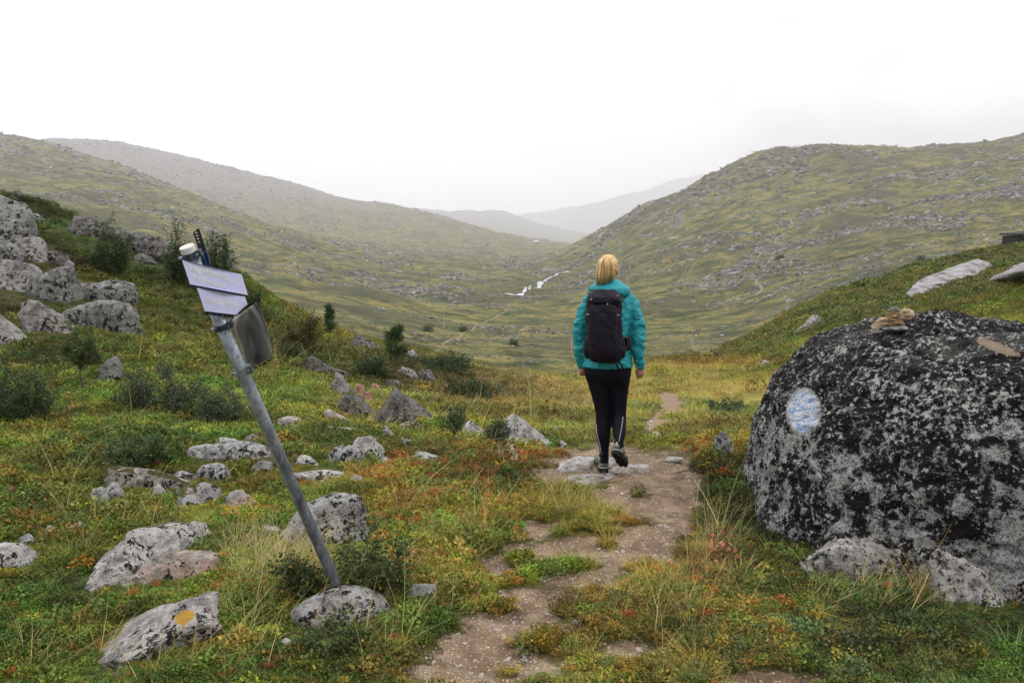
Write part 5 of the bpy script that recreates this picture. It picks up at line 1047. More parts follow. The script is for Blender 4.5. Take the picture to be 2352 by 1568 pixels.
# folded dark blue rims under the plates and the perforated flanges behind them
def strip(P0, P1, Ya, Yb, w0, name, mat, holes=0, dyf=.012, n=14, par=None, bow=0):
    m = MB(); d = (P1[0] - P0[0], P1[1] - P0[1]); L_ = math.hypot(*d); nx, ny = -d[1] / L_, d[0] / L_
    if ny < 0: nx, ny = -nx, -ny
    def pt(f, s): return at(P0[0] + d[0] * f + nx * s + nx * bow * f * (1 - f) * 4, P0[1] + d[1] * f + ny * s + ny * bow * f * (1 - f) * 4, Ya + (Yb - Ya) * f + dyf * s / w0)
    def bar(f0, f1, s0, s1):
        q = [pt(f0, s0), pt(f1, s0), pt(f1, s1), pt(f0, s1)]; V = q + [v + Vector((0, .0025, 0)) for v in q]; m.add(V, [(0, 3, 2, 1), (4, 5, 6, 7), (0, 1, 5, 4), (1, 2, 6, 5), (2, 3, 7, 6), (3, 0, 4, 7)])
    if not holes:
        for i in range(n): bar(i / n, (i + 1) / n, 0, w0)
    else:
        for i in range(holes):
            f0, f1 = i / holes, (i + 1) / holes; fm = f0 + (f1 - f0) * .42; bar(f0, f1, 0, w0 * .28); bar(f0, f1, w0 * .72, w0); bar(f0, fm, w0 * .28, w0 * .72)
    return S_(m, name, mat, parent=par)
r1 = strip(D, Cc, Y1f(*D) , Y1f(*Cc), 4.2, 'rim', BLUE_D); r2 = strip(D2, E2, Y2f(*D2), Y2f(*E2), 4.0, 'rim', BLUE_D)
strip((D[0] - 5, D[1] + 2), (z1(362, 705)), 2.86, 2.92, 5.5, 'flange', BLKM, 5, .03)
strip((D2[0] - 4, D2[1] + 3.5), (E2[0] - 2, E2[1] + 3), 2.93, Y2f(*E2) + .01, 4.6, 'flange', BLKM, 9, .03)
strip(z2(-20, 0), z2(-20, 0), 3, 3, 1, 'rim', BLUE_D, n=1) if False else None
# the plate bent round behind: seen from its bare back
TL, TM, TR_ = z2(585, 655), z2(690, 585), z2(955, 393); BL, BM_, BR = z2(862, 1398), z2(985, 1335), z2(1198, 1228)
right = [z2(955, 393), z2(1040, 560), z2(1112, 740), z2(1160, 920), z2(1187, 1080), z2(1198, 1228)]
V = []; nu, nv = 17, 17
for j in range(nv):
    f = j / (nv - 1); k = f * 5; i = min(4, int(k)); rt = [right[i][a] * (1 - (k - i)) + right[i + 1][a] * (k - i) for a in (0, 1)]; lt = [TL[a] * (1 - f) + BL[a] * f for a in (0, 1)]; md = [TM[a] * (1 - f) + BM_[a] * f for a in (0, 1)]
    for i2 in range(nu):
        u = i2 / (nu - 1)
        if u < .35: a_ = u / .35; p = [lt[0] * (1 - a_) + md[0] * a_, lt[1] * (1 - a_) + md[1] * a_]; Y = 3.24 + .10 * a_
        else: a_ = (u - .35) / .65; p = [md[0] * (1 - a_) + rt[0] * a_, md[1] * (1 - a_) + rt[1] * a_]; Y = 3.34 - .13 * a_ + .05 * math.sin(a_ * 3.14)
        V.append(at(p[0], p[1], Y + .1 * f)[:])
idx = np.arange(nu * nv).reshape(nv, nu); F = np.stack([idx[:-1, :-1].ravel(), idx[1:, :-1].ravel(), idx[1:, 1:].ravel(), idx[:-1, 1:].ravel()], 1)
o = mesh_np('bent_plate', np.array(V), F, BACK); o.parent = sign; o.matrix_parent_inverse = Matrix.Translation(-PB); o['label'] = 'bent grey back of a folded sign plate'; so_ = o.modifiers.new('thick', 'SOLIDIFY'); so_.thickness = .003
strip(E2, (TR_[0] - 1, TR_[1] - 2), Y2f(*E2) + .005, 3.23, 5.0, 'flange', BLKM, 8, .02, bow=-2.2); strip(z2(870, 1398), z2(1198, 1230), 3.33, 3.30, 5.0, 'flange', BLKM, 5, .02, bow=1.5)
# sign turned edge-on above: black back and blue back with round holes
zz1 = zb1
e1 = from2d('edge_on_plate', [[zz1(475, 245), zz1(600, 130), zz1(625, 120), zz1(652, 142), zz1(860, 738), zz1(690, 888)]] + [circ(*zz1(x, y), 2.9, 2.0, 12, -.1) for x, y in ((568, 243), (593, 328), (617, 413), (642, 500))], lambda x, y: 3.10, .006, BLKM)
e2 = from2d('edge_on_plate', [[zz1(690, 892), zz1(860, 744), zz1(985, 1210), zz1(770, 1190)]] + [circ(*zz1(x, y), 2.5, 1.8, 12, .3) for x, y in ((778, 893), (800, 975), (820, 1055), (842, 1130))], lambda x, y: 3.10, .006, BLUE_D)
m = MB(); a, b = at(*zz1(690, 892), 3.095), at(*zz1(862, 740), 3.095); m.tube([a, b], .0012, 6); a, b = at(*zz1(660, 140), 3.095), at(*zz1(860, 740), 3.095); m.tube([a, b], .0008, 6); a, b = at(*zz1(865, 745), 3.095), at(*zz1(985, 1200), 3.095); m.tube([a, b], .0008, 6); S_(m, 'edge_trim', GALV_M)
# clamps
def clamp(yd, h, mat, arm=None):
    c = pole_pt(yd); m = MB(); m.tube([c - AX * h / 2, c + AX * h / 2], PR + .004, 20); m.tube([c - AX * h / 2 * .99, c - AX * h / 2 * .7], PR + .006, 20)
    s_ = AX.cross(Vector((0, 1, 0))).normalized()
    if s_.x < 0: s_ = -s_
    f_ = AX.cross(s_).normalized(); 
    if f_.y > 0: f_ = -f_
    M = Matrix((s_, f_, AX)).transposed().to_3x3()
    m.box(c + s_ * (PR + .008) + f_ * .004, (.022, .022, h * 1.1), M); m.box(c - s_ * (PR * .5) + f_ * (PR + .006), (.012, .012, h * .7), M)
    o = S_(m, 'clamp', mat)
    for q0, q1, rr in ((c + s_ * (PR + .006) + f_ * .03, c + s_ * (PR + .006) - f_ * .02, .005), (c - s_ * PR * .9 + f_ * (PR * .6), c - s_ * (PR + .012) + f_ * (PR * .7), .006)):
        bolt = MB(); bolt.tube([q0, q1], rr, 6); b = bolt.build('bolt', GALV_M, o); b.matrix_parent_inverse = Matrix.Identity(4)
    return o
DG = plain('dark_clamp_metal', (.06, .07, .08), .5, .5, var=.4)
clamp(zb1(300, 850)[1], .022, DG); clamp(z2(450, 740)[1], .022, DG); clamp(z2(720, 1420)[1], .030, GALV_M)
m = MB(); a, b = pole_pt(zb1(0, 790)[1]) + Vector((.02, 0, .0)), at(*zb1(700, 790), 3.10); m.tube([a, b], .007, 6); S_(m, 'bracket', BLKM)
m = MB(); a, b = pole_pt(z2(0, 1370)[1]) + Vector((.025, 0, 0)), at(*z2(905, 1400), 3.33); m.tube([a, b], .006, 6); S_(m, 'bracket', BLKM); m = MB(); a, b = pole_pt(z2(0, 700)[1]) + Vector((.02, 0, 0)), at(*z2(600, 640), 3.24); m.tube([a, b], .006, 6); S_(m, 'bracket', BLKM)
# ------------------------------------------------------------------ the hiker
PY = 6.0
FZ = float(ground_z(at(1388, 1085, PY).x, PY))
def P(x, y, dy=0.0): return at(x, y, PY + dy)
PX_ = PY / FD
def fig(name, mat, parent, mb, voxel, smooth=3, disp=None, target=None):
    me = bpy.data.meshes.new(name); me.from_pydata([tuple(v) for v in mb.V], [], mb.F); tmp = bpy.data.objects.new('tmp', me); C.objects.link(tmp)
    bm = bmesh.new(); bm.from_mesh(me); bmesh.ops.recalc_face_normals(bm, faces=bm.faces); bm.to_mesh(me); bm.free()
    r = tmp.modifiers.new('r', 'REMESH'); r.mode = 'VOXEL'; r.voxel_size = voxel; s = tmp.modifiers.new('s', 'SMOOTH'); s.factor = .5; s.iterations = smooth
    bpy.context.view_layer.update(); m2 = bpy.data.meshes.new_from_object(tmp.evaluated_get(bpy.context.evaluated_depsgraph_get())); bpy.data.objects.remove(tmp)
    m2.name = name; m2.materials.clear(); m2.materials.append(mat); m2.polygons.foreach_set('use_smooth', [True] * len(m2.polygons))
    if disp is not None:
        n = len(m2.vertices); co = np.empty(n * 3); m2.vertices.foreach_get('co', co); co = co.reshape(-1, 3); no = np.empty(n * 3); m2.vertex_normals.foreach_get('vector', no); no = no.reshape(-1, 3)
        m2.vertices.foreach_set('co', (co + no * disp(co)[:, None]).ravel()); m2.update()
    o = bpy.data.objects.new(name, m2); C.objects.link(o); o.parent = parent
    if parent: o.matrix_parent_inverse = parent.matrix_world.inverted() if False else Matrix.Translation(-parent.location)
    return o
def loft(mb, rings, sides=28, pw=2.0, cap=True):
    """rings: (centre Vector, rx, ry) horizontal superellipses"""
    V = []; F = []
    for c, rx, ry in rings:
        for k in range(sides):
            th = 6.28318 * k / sides; cc, ss = math.cos(th), math.sin(th)
            V.append((c.x + rx * math.copysign(abs(cc) ** (2 / pw), cc), c.y + ry * math.copysign(abs(ss) ** (2 / pw), ss), c.z))
    n = len(rings)
    for i in range(n - 1):
        for k in range(sides): k2 = (k + 1) % sides; F.append((i * sides + k, i * sides + k2, (i + 1) * sides + k2, (i + 1) * sides + k))
    F += [tuple(range(sides)), tuple((n - 1) * sides + k for k in reversed(range(sides)))]
    return mb.add(V, F)
def rl(rows): return [(P(x, y, dy), hw * PX_, ry) for y, x, hw, ry, dy in rows]
def ell(mb, c, r, M=None, n=14):
    V, F = ico(3); W = V * np.array(r)
    if M is not None: W = W @ np.array(M.to_3x3()).T
    return mb.add(W + np.array(c[:]), F)
def limb(mb, pts, rr, sides=16):
    P_ = [Vector(p) for p in pts]; mb.tube(P_, rr, sides)
    ell(mb, P_[0], (rr[0],) * 3); ell(mb, P_[-1], (rr[-1],) * 3); return mb
hiker = empty('person', P(1392, 1083)); bpy.context.view_layer.update()
tag(hiker, 'person seen from behind walking down the path in teal jacket, black leggings and backpack', 'person')
SKIN = plain('skin', (.52, .26, .18), .55, var=.12, scale=30); t = NT('teal_jacket', .55); q = t.noise(5, 5, .6, stretch=(1, 1, 2)); q2 = t.noise(26, 4, .6)
TEAL = t.done(t.mix(q, (.007, .205, .235), (.013, .320, .355)), t.bump(t.math('ADD', q2, t.math('MULTIPLY', t.noise(9, 3, .5, stretch=(1, 1, 1.6), dist=1.2), 1.6)), .9, .02)); t.b.inputs['Specular IOR Level'].default_value = .35
t = NT('black_leggings', .6); LEGM = t.done(t.mix(t.noise(9), (.0028, .0028, .0055), (.007, .0065, .012)), t.bump(t.noise(40, 3), .2, .004)); t.b.inputs['Specular IOR Level'].default_value = .12
LL = [(858,1371,27,.095,0.0),(888,1375,23.5,.088,.005),(924,1382,19.0,.078,.010),(950,1384.5,17.2,.067,.012),(970,1385.5,17.0,.064,.005),(990,1386,17.3,.064,-.005),(1008,1386,15.5,.058,-.008),(1032,1387.5,11.5,.048,-.005),(1052,1388,10.5,.042,0.0),(1062,1388,10.5,.042,0.0)]
RL = [(850,1420,28,.095,0.0),(866,1421,27.5,.095,0.0),(894,1420.5,23.5,.088,0.01),(925,1421.5,18.6,.078,.015),(950,1422,16.8,.067,.0),(970,1422,16.6,.062,-.04),(988,1421.8,15.6,.060,-.08),(1004,1422,13.0,.052,-.11),(1018,1421.8,11.2,.045,-.135),(1028,1421.5,10.8,.042,-.15)]
def shrink(rows, k, kr): return [(y, x, hw * k, ry * kr, dy) for y, x, hw, ry, dy in rows]
SLL = [(1356,686,13,0.0),(1346,704,16,.0),(1339,724,17,-.005),(1334,748,17.5,-.01),(1332.5,770,16.5,-.005),(1332.5,792,15.5,.02),(1334,815,13,.05),(1335.5,838,10,.08)]
SRR = [(1441,684,14,0.0),(1451,702,17,.0),(1459,722,17.5,-.01),(1464,745,17.5,-.02),(1465.5,770,16.5,-.03),(1466,795,16,-.03),(1468,818,13,-.02),(1470,842,10.2,-.01)]
# body: one continuous surface under the clothes
b = MB(); loft(b, rl(shrink(LL, .86, .86))); loft(b, rl(shrink(RL, .86, .86)))
loft(b, rl([(690,1399,38,.075,.0),(705,1399,42,.085,0),(735,1399,40,.09,0),(775,1398,37,.085,0),(815,1397,40,.09,0),(842,1396,44,.095,0),(860,1396,44,.09,0),(872,1396,38,.07,0)]))
for S in (SLL, SRR): limb(b, [P(x, y, d) for x, y, r, d in S], [max(6.5, r * .62) * PX_ for x, y, r, d in S])
limb(b, [P(1398, 695), P(1397, 655, .0), P(1397, 630, .01)], [.06, .052, .055]); 
HC = P(1397, 616, .015); Mh = Euler((R(8), 0, R(-30))).to_matrix()
ell(b, HC, (.074, .092, .098), Mh); ell(b, HC + Mh @ Vector((0, .035, -.045)), (.058, .058, .062), Mh)          # skull, jaw
b.tube([HC + Mh @ Vector((0, .088, .012)), HC + Mh @ Vector((0, .112, -.022))], [.008, .014], 8)                      # nose
for s in (-1, 1): ell(b, HC + Mh @ Vector((s * .076, -.004, -.018)), (.010, .019, .031), Mh)                             # ears
ell(b, HC + Mh @ Vector((0, .094, -.056)), (.024, .010, .010), Mh)
# feet inside the boots
limb(b, [P(1388, 1058, .02), P(1388, 1072, .03)], [.028, .024]); limb(b, [P(1388, 1074, .03), P(1387, 1069, .14)], [.022, .018])
limb(b, [P(1421, 1024, -.14), P(1420, 1034, -.14)], [.026, .022]); limb(b, [P(1421, 1036, -.13), P(1434, 1052, -.04)], [.020, .016])
# hands with five fingers, lightly curled
def hand(mb, wrist, palm_c, fingers, thumb, pr):
    limb(mb, [wrist, wrist.lerp(palm_c, .5)], [.025, .026]); ell(mb, palm_c, pr)
    for pts, r in fingers: limb(mb, pts, [r, r, r * .92, r * .78][:len(pts)], 8)
    limb(mb, thumb, [.0105, .0095, .008], 8)
rw = P(1470, 840, -.01); rp = P(1470.5, 849, -.005)
hand(b, rw, rp, [([P(1477 - i * 3.9, 852 + .6 * (i in (1, 2)), -.012 + .006 * i), P(1477.2 - i * 4.1, 859 + .8 * (i in (1, 2)), -.008 + .004 * i), P(1475.5 - i * 3.9, 864.0 + 1.2 * (i in (1, 2)), .018), P(1473 - i * 3.4, 866.5 + 1.4 * (i in (1, 2)), .036)][:4], .0078) for i in range(4)],
     [P(1464, 846, .015), P(1461.5, 854, .022), P(1462.5, 861, .022)], (.033, .018, .036))
lw = P(1336, 838, .08); lp = P(1336, 847, .09)
hand(b, lw, lp, [([P(1331.5 + i * 3.0, 850, .07 + i * .012), P(1331.8 + i * 3.0, 856, .075 + i * .012), P(1333.5 + i * 2.6, 860.5, .095 + i * .010), P(1335.5 + i * 2.2, 862, .11 + i * .008)], .0076) for i in range(4)],
     [P(1340, 843, .10), P(1343, 850, .115), P(1343, 856, .12)], (.026, .030, .035))
fig('body', SKIN, hiker, b, .0052, 2)
# leggings
b = MB(); loft(b, rl(LL)); loft(b, rl(RL)); loft(b, rl([(822,1395.5,50,.112,-.005),(846,1395.5,55.5,.122,-.012),(860,1396,54,.122,-.014),(872,1396.5,51,.108,-.008),(882,1397.5,44,.085,0),(889,1397.5,32,.055,0)]))
leg = fig('leggings', LEGM, hiker, b, .009, 9, lambda c: .003 * fbm3(c[:, 0] * 9, c[:, 1] * 9, c[:, 2] * 26, 3, 5))
REF = plain('reflective_piping', (.55, .55, .58), .4, var=.05)
def surf(rows, xd, y):
    a = [r[0] for r in rows]; x = np.interp(y, a, [r[1] for r in rows]); hw = np.interp(y, a, [r[2] for r in rows]); ry = np.interp(y, a, [r[3] for r in rows]); dy = np.interp(y, a, [r[4] for r in rows])
    u = max(-.985, min(.985, (xd - x) / hw)); return P(xd, y, dy - ry * math.sqrt(1 - u * u) - .002)
for rows, pts in ((RL, [(1431, 957), (1429, 972), (1426.5, 988), (1424, 1000), (1421.5, 1014)]), (LL, [(1369.5, 975), (1370.5, 992), (1374, 1008), (1377.5, 1020), (1379.5, 1032), (1382, 1043)])):
    m = MB(); m.tube([surf(rows, *p) for p in pts], .0019, 6); o = m.build('piping', REF, leg, True); o.matrix_parent_inverse = Matrix.Translation(-hiker.location).inverted() @ Matrix.Translation(-hiker.location)
# jacket with sleeves, loose and folded; the hood lies on the shoulders
def folds(c):
    z = c[:, 2]; x = c[:, 0]; cx = P(1398, 750).x; ax = np.abs(x - cx); arm = sstep(.15, .19, ax)
    n = fbm3(x * 7 + z * 5 * np.sign(x - cx), c[:, 1] * 7, z * 12, 3, 91, .5); r = 1 - np.abs(fbm3(x * 6 - z * 10 * np.sign(x - cx), c[:, 1] * 8, z * 9 + x * 8 * np.sign(x - cx), 3, 97, .5)) * 5
    return (.004 + .003 * arm) * n + (.004 + .005 * arm) * np.maximum(r, -.6)
b = MB(); loft(b, rl([(668,1399,30,.07,.0),(675,1399,44,.085,.0),(684,1399,50,.105,-.002),(700,1399,51,.125,-.004),(730,1399,50,.132,-.004),(770,1397.5,49,.132,-.004),(810,1396,53,.138,-.006),(830,1395.5,55.5,.146,-.010),(842,1395.5,57.5,.15,-.012)]), 36)
for S in (SLL, SRR): limb(b, [P(x, y, d) for x, y, r, d in S], [r * PX_ for x, y, r, d in S], 20)
jk = fig('jacket', TEAL, hiker, b, .0085, 3, folds)
b = MB(); loft(b, rl([(635.5,1394.5,7,.02,-.045),(640,1395.5,17,.045,-.045),(647,1397,29,.075,-.045),(655,1399,39,.10,-.045),(662,1399.5,45,.118,-.05),(668,1399.5,46.5,.124,-.055),(674,1400,45,.12,-.055),(679,1400,40,.105,-.045)]), 36)
fig('hood', TEAL, hiker, b, .0075, 2, lambda c: .008 * fbm3(c[:, 0] * 9, c[:, 1] * 9, c[:, 2] * 24, 3, 31) + .005 * (1 - 3 * np.abs(fbm3(c[:, 0] * 7 + 3, c[:, 1] * 7, c[:, 2] * 26, 2, 37))))
for S, nm in ((SLL, 'cuff'), (SRR, 'cuff')):
    x, y, r, d = S[-1]; m = MB(); m.tube([P(x, y - 3, d), P(x, y + 2.2, d)], (r + .8) * PX_, 20); o = m.build(nm, TEAL, jk, True); o.matrix_parent_inverse = Matrix.Identity(4)
# hair: crown of strands swept to a loose ponytail
t = NT('blond_hair', .45); hc = t.n('ShaderNodeNewGeometry').outputs['Random Per Island']; HAIR = t.done(t.cramp(hc, [(0, (.26, .15, .06)), (.3, (.55, .36, .15)), (.75, (.74, .54, .27)), (1, (.86, .68, .40))])); t.b.inputs['Anisotropic'].default_value = .5
b = MB(); ell(b, HC + Vector((0, -.006, .006)), (.077, .097, .099), Mh); cap_ = fig('hair', HAIR, hiker, b, .006, 2); bm = bmesh.new(); bm.from_mesh(cap_.data)
Mi = Mh.inverted(); dead = [v for v in bm.verts if ((Mi @ (v.co - HC)).y > .018 and (Mi @ (v.co - HC)).z < .06) or (Mi @ (v.co - HC)).z < -.075]; bmesh.ops.delete(bm, geom=dead, context='VERTS'); bm.to_mesh(cap_.data); bm.free()
m = MB(); g = np.random.default_rng(3); tie = P(1391, 597, -.100)
for i in range(150):                       # strands lying on the head towards the tie
    a = g.uniform(0, 6.283); el = g.uniform(-.45, 1.2); d = Mh @ Vector((math.cos(a) * math.cos(el), math.sin(a) * math.cos(el), math.sin(el)))
    if (Mi @ d).y > .55: continue
    s0 = HC + Vector((d.x * .081, d.y * .102, d.z * .104)); pts = []
    for k in range(6):
        q = s0.lerp(tie, k / 5); r_ = q - HC; e = Mi @ r_; nrm = math.sqrt((e.x / .081) ** 2 + (e.y / .102) ** 2 + (e.z / .104) ** 2); pts.append(HC + r_ / max(nrm, .3) * 1.0 if k < 5 else tie)
    m.tube(pts, [.002, .0045, .0045, .0045, .004, .003], 5)
for i in range(230):                       # the ponytail
    u = g.uniform(-1, 1); dd = g.uniform(-1, 1); end = P(1389.5 + 19.5 * u + g.normal(0, 1.2), 645 + 5 * (1 - u * .5) + g.normal(0, 3) - 5 * (u > .4), -.115 + .03 * dd)
    mid = P(1391.5 + 6 * u ** 3 + 13 * u, 610 + g.normal(0, 2), -.135 + .03 * dd); up = P(1391.5 + 8 * u, 590 + 3.5 * abs(u) + g.normal(0, .8), -.115 + .025 * dd)
    pts = [tie + Vector((u * .012, 0, .006)), up, mid.lerp(up, .35) + Vector((u * .004, -.004, 0)), mid, mid.lerp(end, .5) + Vector((u * .003, -.004, 0)), end]
    m.tube(pts, [.0025, .0036, .0038, .0038, .0030, .0009], 5)
o = m.build('ponytail', HAIR, hiker, True); o.matrix_parent_inverse = Matrix.Translation(-hiker.location)
m = MB(); m.tube([P(1384, 596, -.112), P(1391, 593, -.125), P(1398, 596, -.112)], .004, 8); o = m.build('hair_tie', BLKM, hiker, True); o.matrix_parent_inverse = Matrix.Translation(-hiker.location)
# face
m = MB(); EY = plain('eye', (.5, .5, .5), .2)
for s in (-1, 1): ell(m, HC + Mh @ Vector((s * .030, .083, .008)), (.011, .008, .007), Mh)
o = m.build('eyes', EY, hiker, True); o.matrix_parent_inverse = Matrix.Translation(-hiker.location); o['label'] = 'eyes'
# boots
SOLE = plain('black_rubber_sole', (.010, .010, .011), .8, var=.4); UPP = NT('boot_fabric', .75); UPM = UPP.done(UPP.mix(UPP.ramp(UPP.noise(60, 4), .42, .58), (.040, .045, .038), (.14, .145, .12)), UPP.bump(UPP.noise(90, 3), .5, .004)); PALE = plain('pale_boot_trim', (.42, .43, .38), .6)
def boot(origin, yaw, pitch, lab):
    """local frame: heel at the origin, +y to the toe, +z up"""
    M = Matrix.Translation(origin) @ Euler((pitch, 0, yaw), 'XYZ').to_matrix().to_4x4() if False else Matrix.Translation(origin) @ Matrix.Rotation(yaw, 4, 'Z') @ Matrix.Rotation(pitch, 4, 'X')
    r = empty('boot', origin); r.parent = hiker; r.matrix_parent_inverse = Matrix.Translation(-hiker.location); bpy.context.view_layer.update()
    # sole: outline extruded, with lugs
    out = [(-.030, .0), (-.038, .03), (-.036, .09), (-.038, .15), (-.047, .20), (-.043, .245), (-.022, .280), (.005, .288), (.030, .272), (.044, .235), (.044, .19), (.036, .13), (.034, .07), (.037, .03), (.028, .0), (0, -.012)]
    m = MB(); n = len(out); V = [(x, y, .006) for x, y in out] + [(x * 1.03, y * 1.0, .030) for x, y in out]; m.add(V, [tuple(reversed(range(n))), tuple(range(n, 2 * n))] + [(i, (i + 1) % n, n + (i + 1) % n, n + i) for i in range(n)])
    for k in range(9):
        y = .012 + k * .031; w_ = .026 if .08 < y < .14 else .034
        for s in (-1, 1): m.box((s * w_ * .55, y, .002), (w_ * .75, .018, .012))
    m.V = [tuple(M @ Vector(v)) for v in m.V]; so2 = m.build('sole', SOLE, hiker); so2.matrix_parent_inverse = Matrix.Translation(-hiker.location)
    b = MB(); ell(b, (0, .035, .055), (.035, .042, .045)); b.tube([(0, .045, .06), (0, .048, .10), (0, .047, .128)], [.038, .039, .043], 16); ell(b, (-.001, .11, .062), (.037, .09, .040)); ell(b, (-.002, .205, .048), (.043, .078, .030)); ell(b, (0, .045, .12), (.043, .047, .016)); b.box((0, .1, .033), (.05, .16, .02))
    b.V = [tuple(M @ Vector(v)) for v in b.V]; up = fig('boot_upper', UPM, hiker, b, .006, 2); C.objects
    m = MB()
    def arc(z0, z1, y0, rr=.041):
        return [M @ Vector((rr * math.cos(a), .040 - (rr + .004) * math.sin(a) + y0, z0 + (z1 - z0) * (a / math.pi))) for a in np.linspace(-.3, math.pi + .3, 12)]
    m.tube(arc(.045, .105, 0), .0032, 6); m.tube(arc(.105, .045, 0), .0032, 6); m.tube(arc(.036, .036, .0), .004, 6); m.tube(arc(.112, .112, .002, .044), .0028, 6); m.box(M @ Vector((0, -.004, .085)), (.012, .006, .04), M.to_3x3())
    for k in range(4): m.tube([M @ Vector((s * .036, .10 + k * .026, .060 - k * .004)) for s in (-1,)] + [M @ Vector((0, .10 + k * .026, .102 - k * .008)), M @ Vector((.036, .112 + k * .026, .060 - k * .004))], .0028, 5)
    o = m.build('trim', PALE, hiker, True); o.matrix_parent_inverse = Matrix.Translation(-hiker.location)
    # sock-like collar
    cm = MB(); cm.tube([M @ Vector((0, .047, .115)), M @ Vector((0, .047, .140))], [.040, .036], 16); o = cm.build('boot_collar', BLKM, hiker, True); o.matrix_parent_inverse = Matrix.Translation(-hiker.location)
    bpy.data.objects.remove(r)
boot(P(1388.5, 1084.5, -.02) , R(4), 0, '')
boot(P(1413, 1043, -.205), R(-24), R(-33), '')
# ------------------------------------------------------------------ backpack (carried: a thing of its own)
pack = empty('backpack', P(1388, 830, -.2)); tag(pack, 'dark aubergine hiking backpack worn over the teal jacket', 'backpack')
def pk(o): o.parent = pack; o.matrix_parent_inverse = Matrix.Translation(-pack.location); return o
t = NT('aubergine_ripstop', .55); q = t.noise(10, 5, .65); PKM = t.done(t.mix(q, (.004, .0032, .0075), (.015, .010, .021)), t.bump(t.math('ADD', q, t.noise(60, 3)), .5, .008)); t.b.inputs['Specular IOR Level'].default_value = .18; t.b.inputs['Roughness'].default_value = .75
STR = plain('black_webbing', (.010, .010, .013), .6, var=.3); BUC = plain('pale_buckle', (.42, .40, .38), .4)
crumple = lambda c: .006 * fbm3(c[:, 0] * 8 + c[:, 2] * 4, c[:, 1] * 8, c[:, 2] * 9, 3, 51) + .004 * (1 - 3 * np.abs(fbm3(c[:, 0] * 10, c[:, 1] * 10, c[:, 2] * 14 + c[:, 0] * 9, 2, 57)))
b = MB(); loft(b, rl([(683,1387.5,37,.075,-.205),(700,1387,39,.092,-.215),(722,1386.5,38.5,.105,-.225),(745,1387,38.5,.110,-.23),(775,1387.5,39,.115,-.23),(800,1388,40,.115,-.23),(818,1389,38,.108,-.225),(827,1390,31,.09,-.21),(831,1391,22,.06,-.20)]), 32, 3.0)
pk(fig('main_compartment', PKM, None, b, .0085, 3, crumple))
b = MB(); loft(b, rl([(665,1389,20,.05,-.165),(668,1389,26,.075,-.18),(674,1388.5,31,.10,-.20),(682,1388,35.5,.118,-.218),(689,1387.5,38,.125,-.222),(695,1387.5,37.5,.120,-.22)]), 32, 2.8); pk(fig('lid', PKM, None, b, .0075, 2, crumple))
b = MB(); loft(b, rl([(700,1386,28,.03,-.325),(715,1385.5,28.5,.035,-.335),(745,1386,29,.04,-.34),(780,1386.5,30,.042,-.345),(808,1387,31,.04,-.338),(822,1388,27,.03,-.32)]), 28, 3.5); pk(fig('front_pocket', PKM, None, b, .0075, 2, crumple))
for x, s in ((1352, -1), (1424, 1)):
    b = MB(); loft(b, rl([(772, x, 6, .05, -.22), (785, x, 9, .065, -.225), (805, x + 1 * s, 10.5, .07, -.225), (820, x + 1 * s, 8, .055, -.22)]), 20, 2.5); pk(fig('side_pocket', PKM, None, b, .0075, 2, crumple))
b = MB(); loft(b, rl([(770, 1441, 3, .03, -.15), (782, 1440, 7.5, .05, -.15), (795, 1440, 10.5, .06, -.15), (803, 1439, 9, .05, -.15)]), 20, 2.5); loft(b, rl([(786, 1430, 12, .03, -.15), (800, 1430, 14, .03, -.15)]), 16, 2.5); pk(fig('hip_wing', PKM, None, b, .0075, 2, crumple))
b = MB(); loft(b, rl([(790, 1347, 4, .04, -.14), (804, 1347, 6, .05, -.14), (812, 1348, 5, .04, -.14)]), 18, 2.5); pk(fig('hip_wing', PKM, None, b, .0075, 2))
zp = lambda x, y: (1268 + .17576 * x, 551.3 + .17576 * y)
def web(pts, wd, name='strap', mat=STR, par=None, dys=None):
    m = MB(); Q = [P(*zp(x, y), d) for x, y, d in pts]; 
    for i in range(len(Q) - 1):
        d = (Q[i + 1] - Q[i]).normalized(); s = d.cross(Vector((0, 1, 0))).normalized() * wd / 2; q = [Q[i] - s, Q[i] + s, Q[i + 1] + s, Q[i + 1] - s]; V = [v - Vector((0, .002, 0)) for v in q] + [v + Vector((0, .002, 0)) for v in q]
        m.add(V, [(0, 1, 2, 3), (7, 6, 5, 4), (0, 4, 5, 1), (1, 5, 6, 2), (2, 6, 7, 3), (3, 7, 4, 0)])
    return pk(m.build(name, mat))
web([(505, 760, -.325), (600, 752, -.352), (700, 752, -.358), (790, 762, -.352), (860, 800, -.335)], .006, 'lid_zip'); web([(490, 850, -.32), (560, 812, -.345), (700, 806, -.350), (820, 820, -.345), (880, 850, -.32)], .007, 'front_zip')
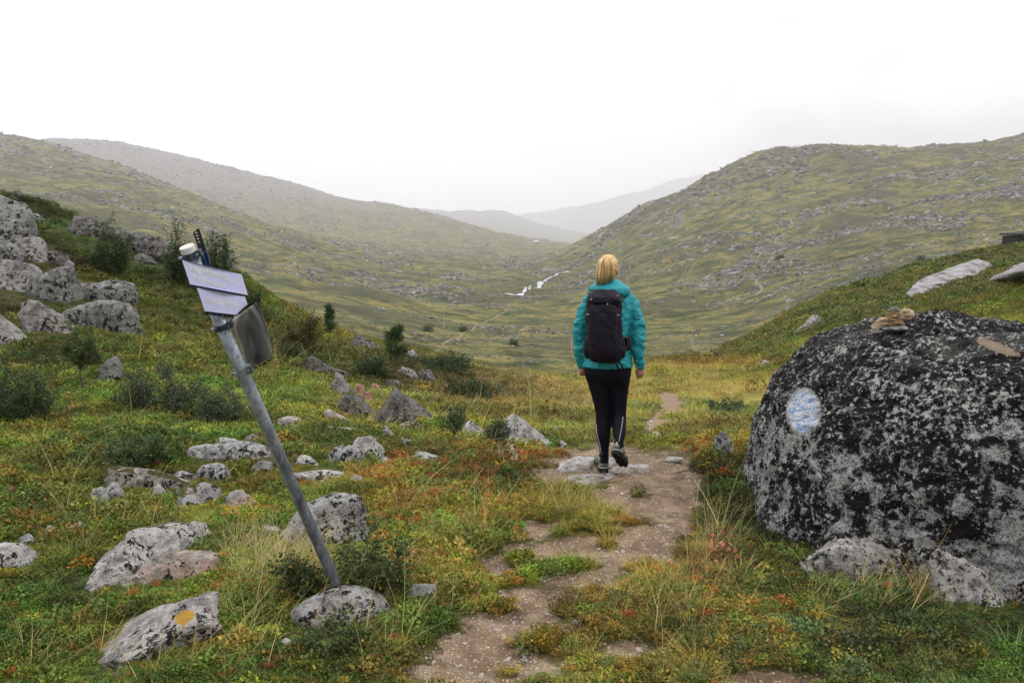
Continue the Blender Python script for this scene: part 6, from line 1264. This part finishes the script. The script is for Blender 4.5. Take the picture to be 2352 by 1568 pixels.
web([(470, 690, -.12), (490, 720, -.15), (500, 760, -.19), (470, 830, -.22), (468, 900, -.22)], .016); web([(880, 680, -.13), (915, 705, -.14), (910, 745, -.15), (892, 800, -.19), (885, 850, -.23)], .020)
web([(455, 975, -.29), (520, 985, -.33), (560, 1000, -.372)], .014); web([(885, 985, -.29), (830, 985, -.33), (775, 990, -.372)], .014); web([(735, 840, -.36), (738, 870, -.362), (742, 925, -.364)], .006, 'zip_pull')
web([(430, 1395, -.24), (500, 1415, -.33), (600, 1420, -.366)], .016); web([(1000, 1410, -.2), (910, 1405, -.29), (830, 1420, -.355)], .016); web([(770, 800, -.37), (775, 1000, -.385), (790, 1250, -.39), (810, 1500, -.36)], .005); web([(500, 880, -.34), (495, 1100, -.37), (490, 1300, -.37), (500, 1450, -.34)], .005)
q3 = lambda x, y: ((x * .19916 + 1268 - 1268) / .17576, ((808.5 + y * .19916) - 551.3) / .17576)
web([(*q3(720, 60), -.31), (*q3(730, 110), -.25), (*q3(755, 170), -.2), (*q3(785, 208), -.18), (*q3(818, 195), -.18), (*q3(790, 140), -.2), (*q3(745, 80), -.28)], .012, 'loose_strap'); web([(*q3(400, 20), -.22), (*q3(402, 60), -.2), (*q3(404, 85), -.19)], .010, 'loose_strap')
m = MB()
for x, y, d in ((465, 968, -.305), (860, 982, -.315), (724, 836, -.37), (512, 772, -.33), (440, 1388, -.25), (975, 1265, -.215), (478, 830, -.25), (855, 725, -.31)): m.box(P(*zp(x, y), d), (.020 if x in (465, 860, 440) else .010, .006, .009))
pk(m.build('buckles', BUC, bevel=.001)); 
# small unreadable teal maker's word on the pocket
m = MB(); 
for k in range(7): x = 620 + k * 14; m.tube([P(*zp(x, 975), -.3905), P(*zp(x + 4, 990), -.3905), P(*zp(x + 9, 972 + 6 * (k % 2)), -.3905)], .0011, 4)
pk(m.build('embroidered_mark', plain('teal_thread', (.006, .07, .085), .7)))
cover(); far_cover(); gravel(plain('pebble', (0.33, 0.29, 0.25), 0.9, var=0.5, scale=60))
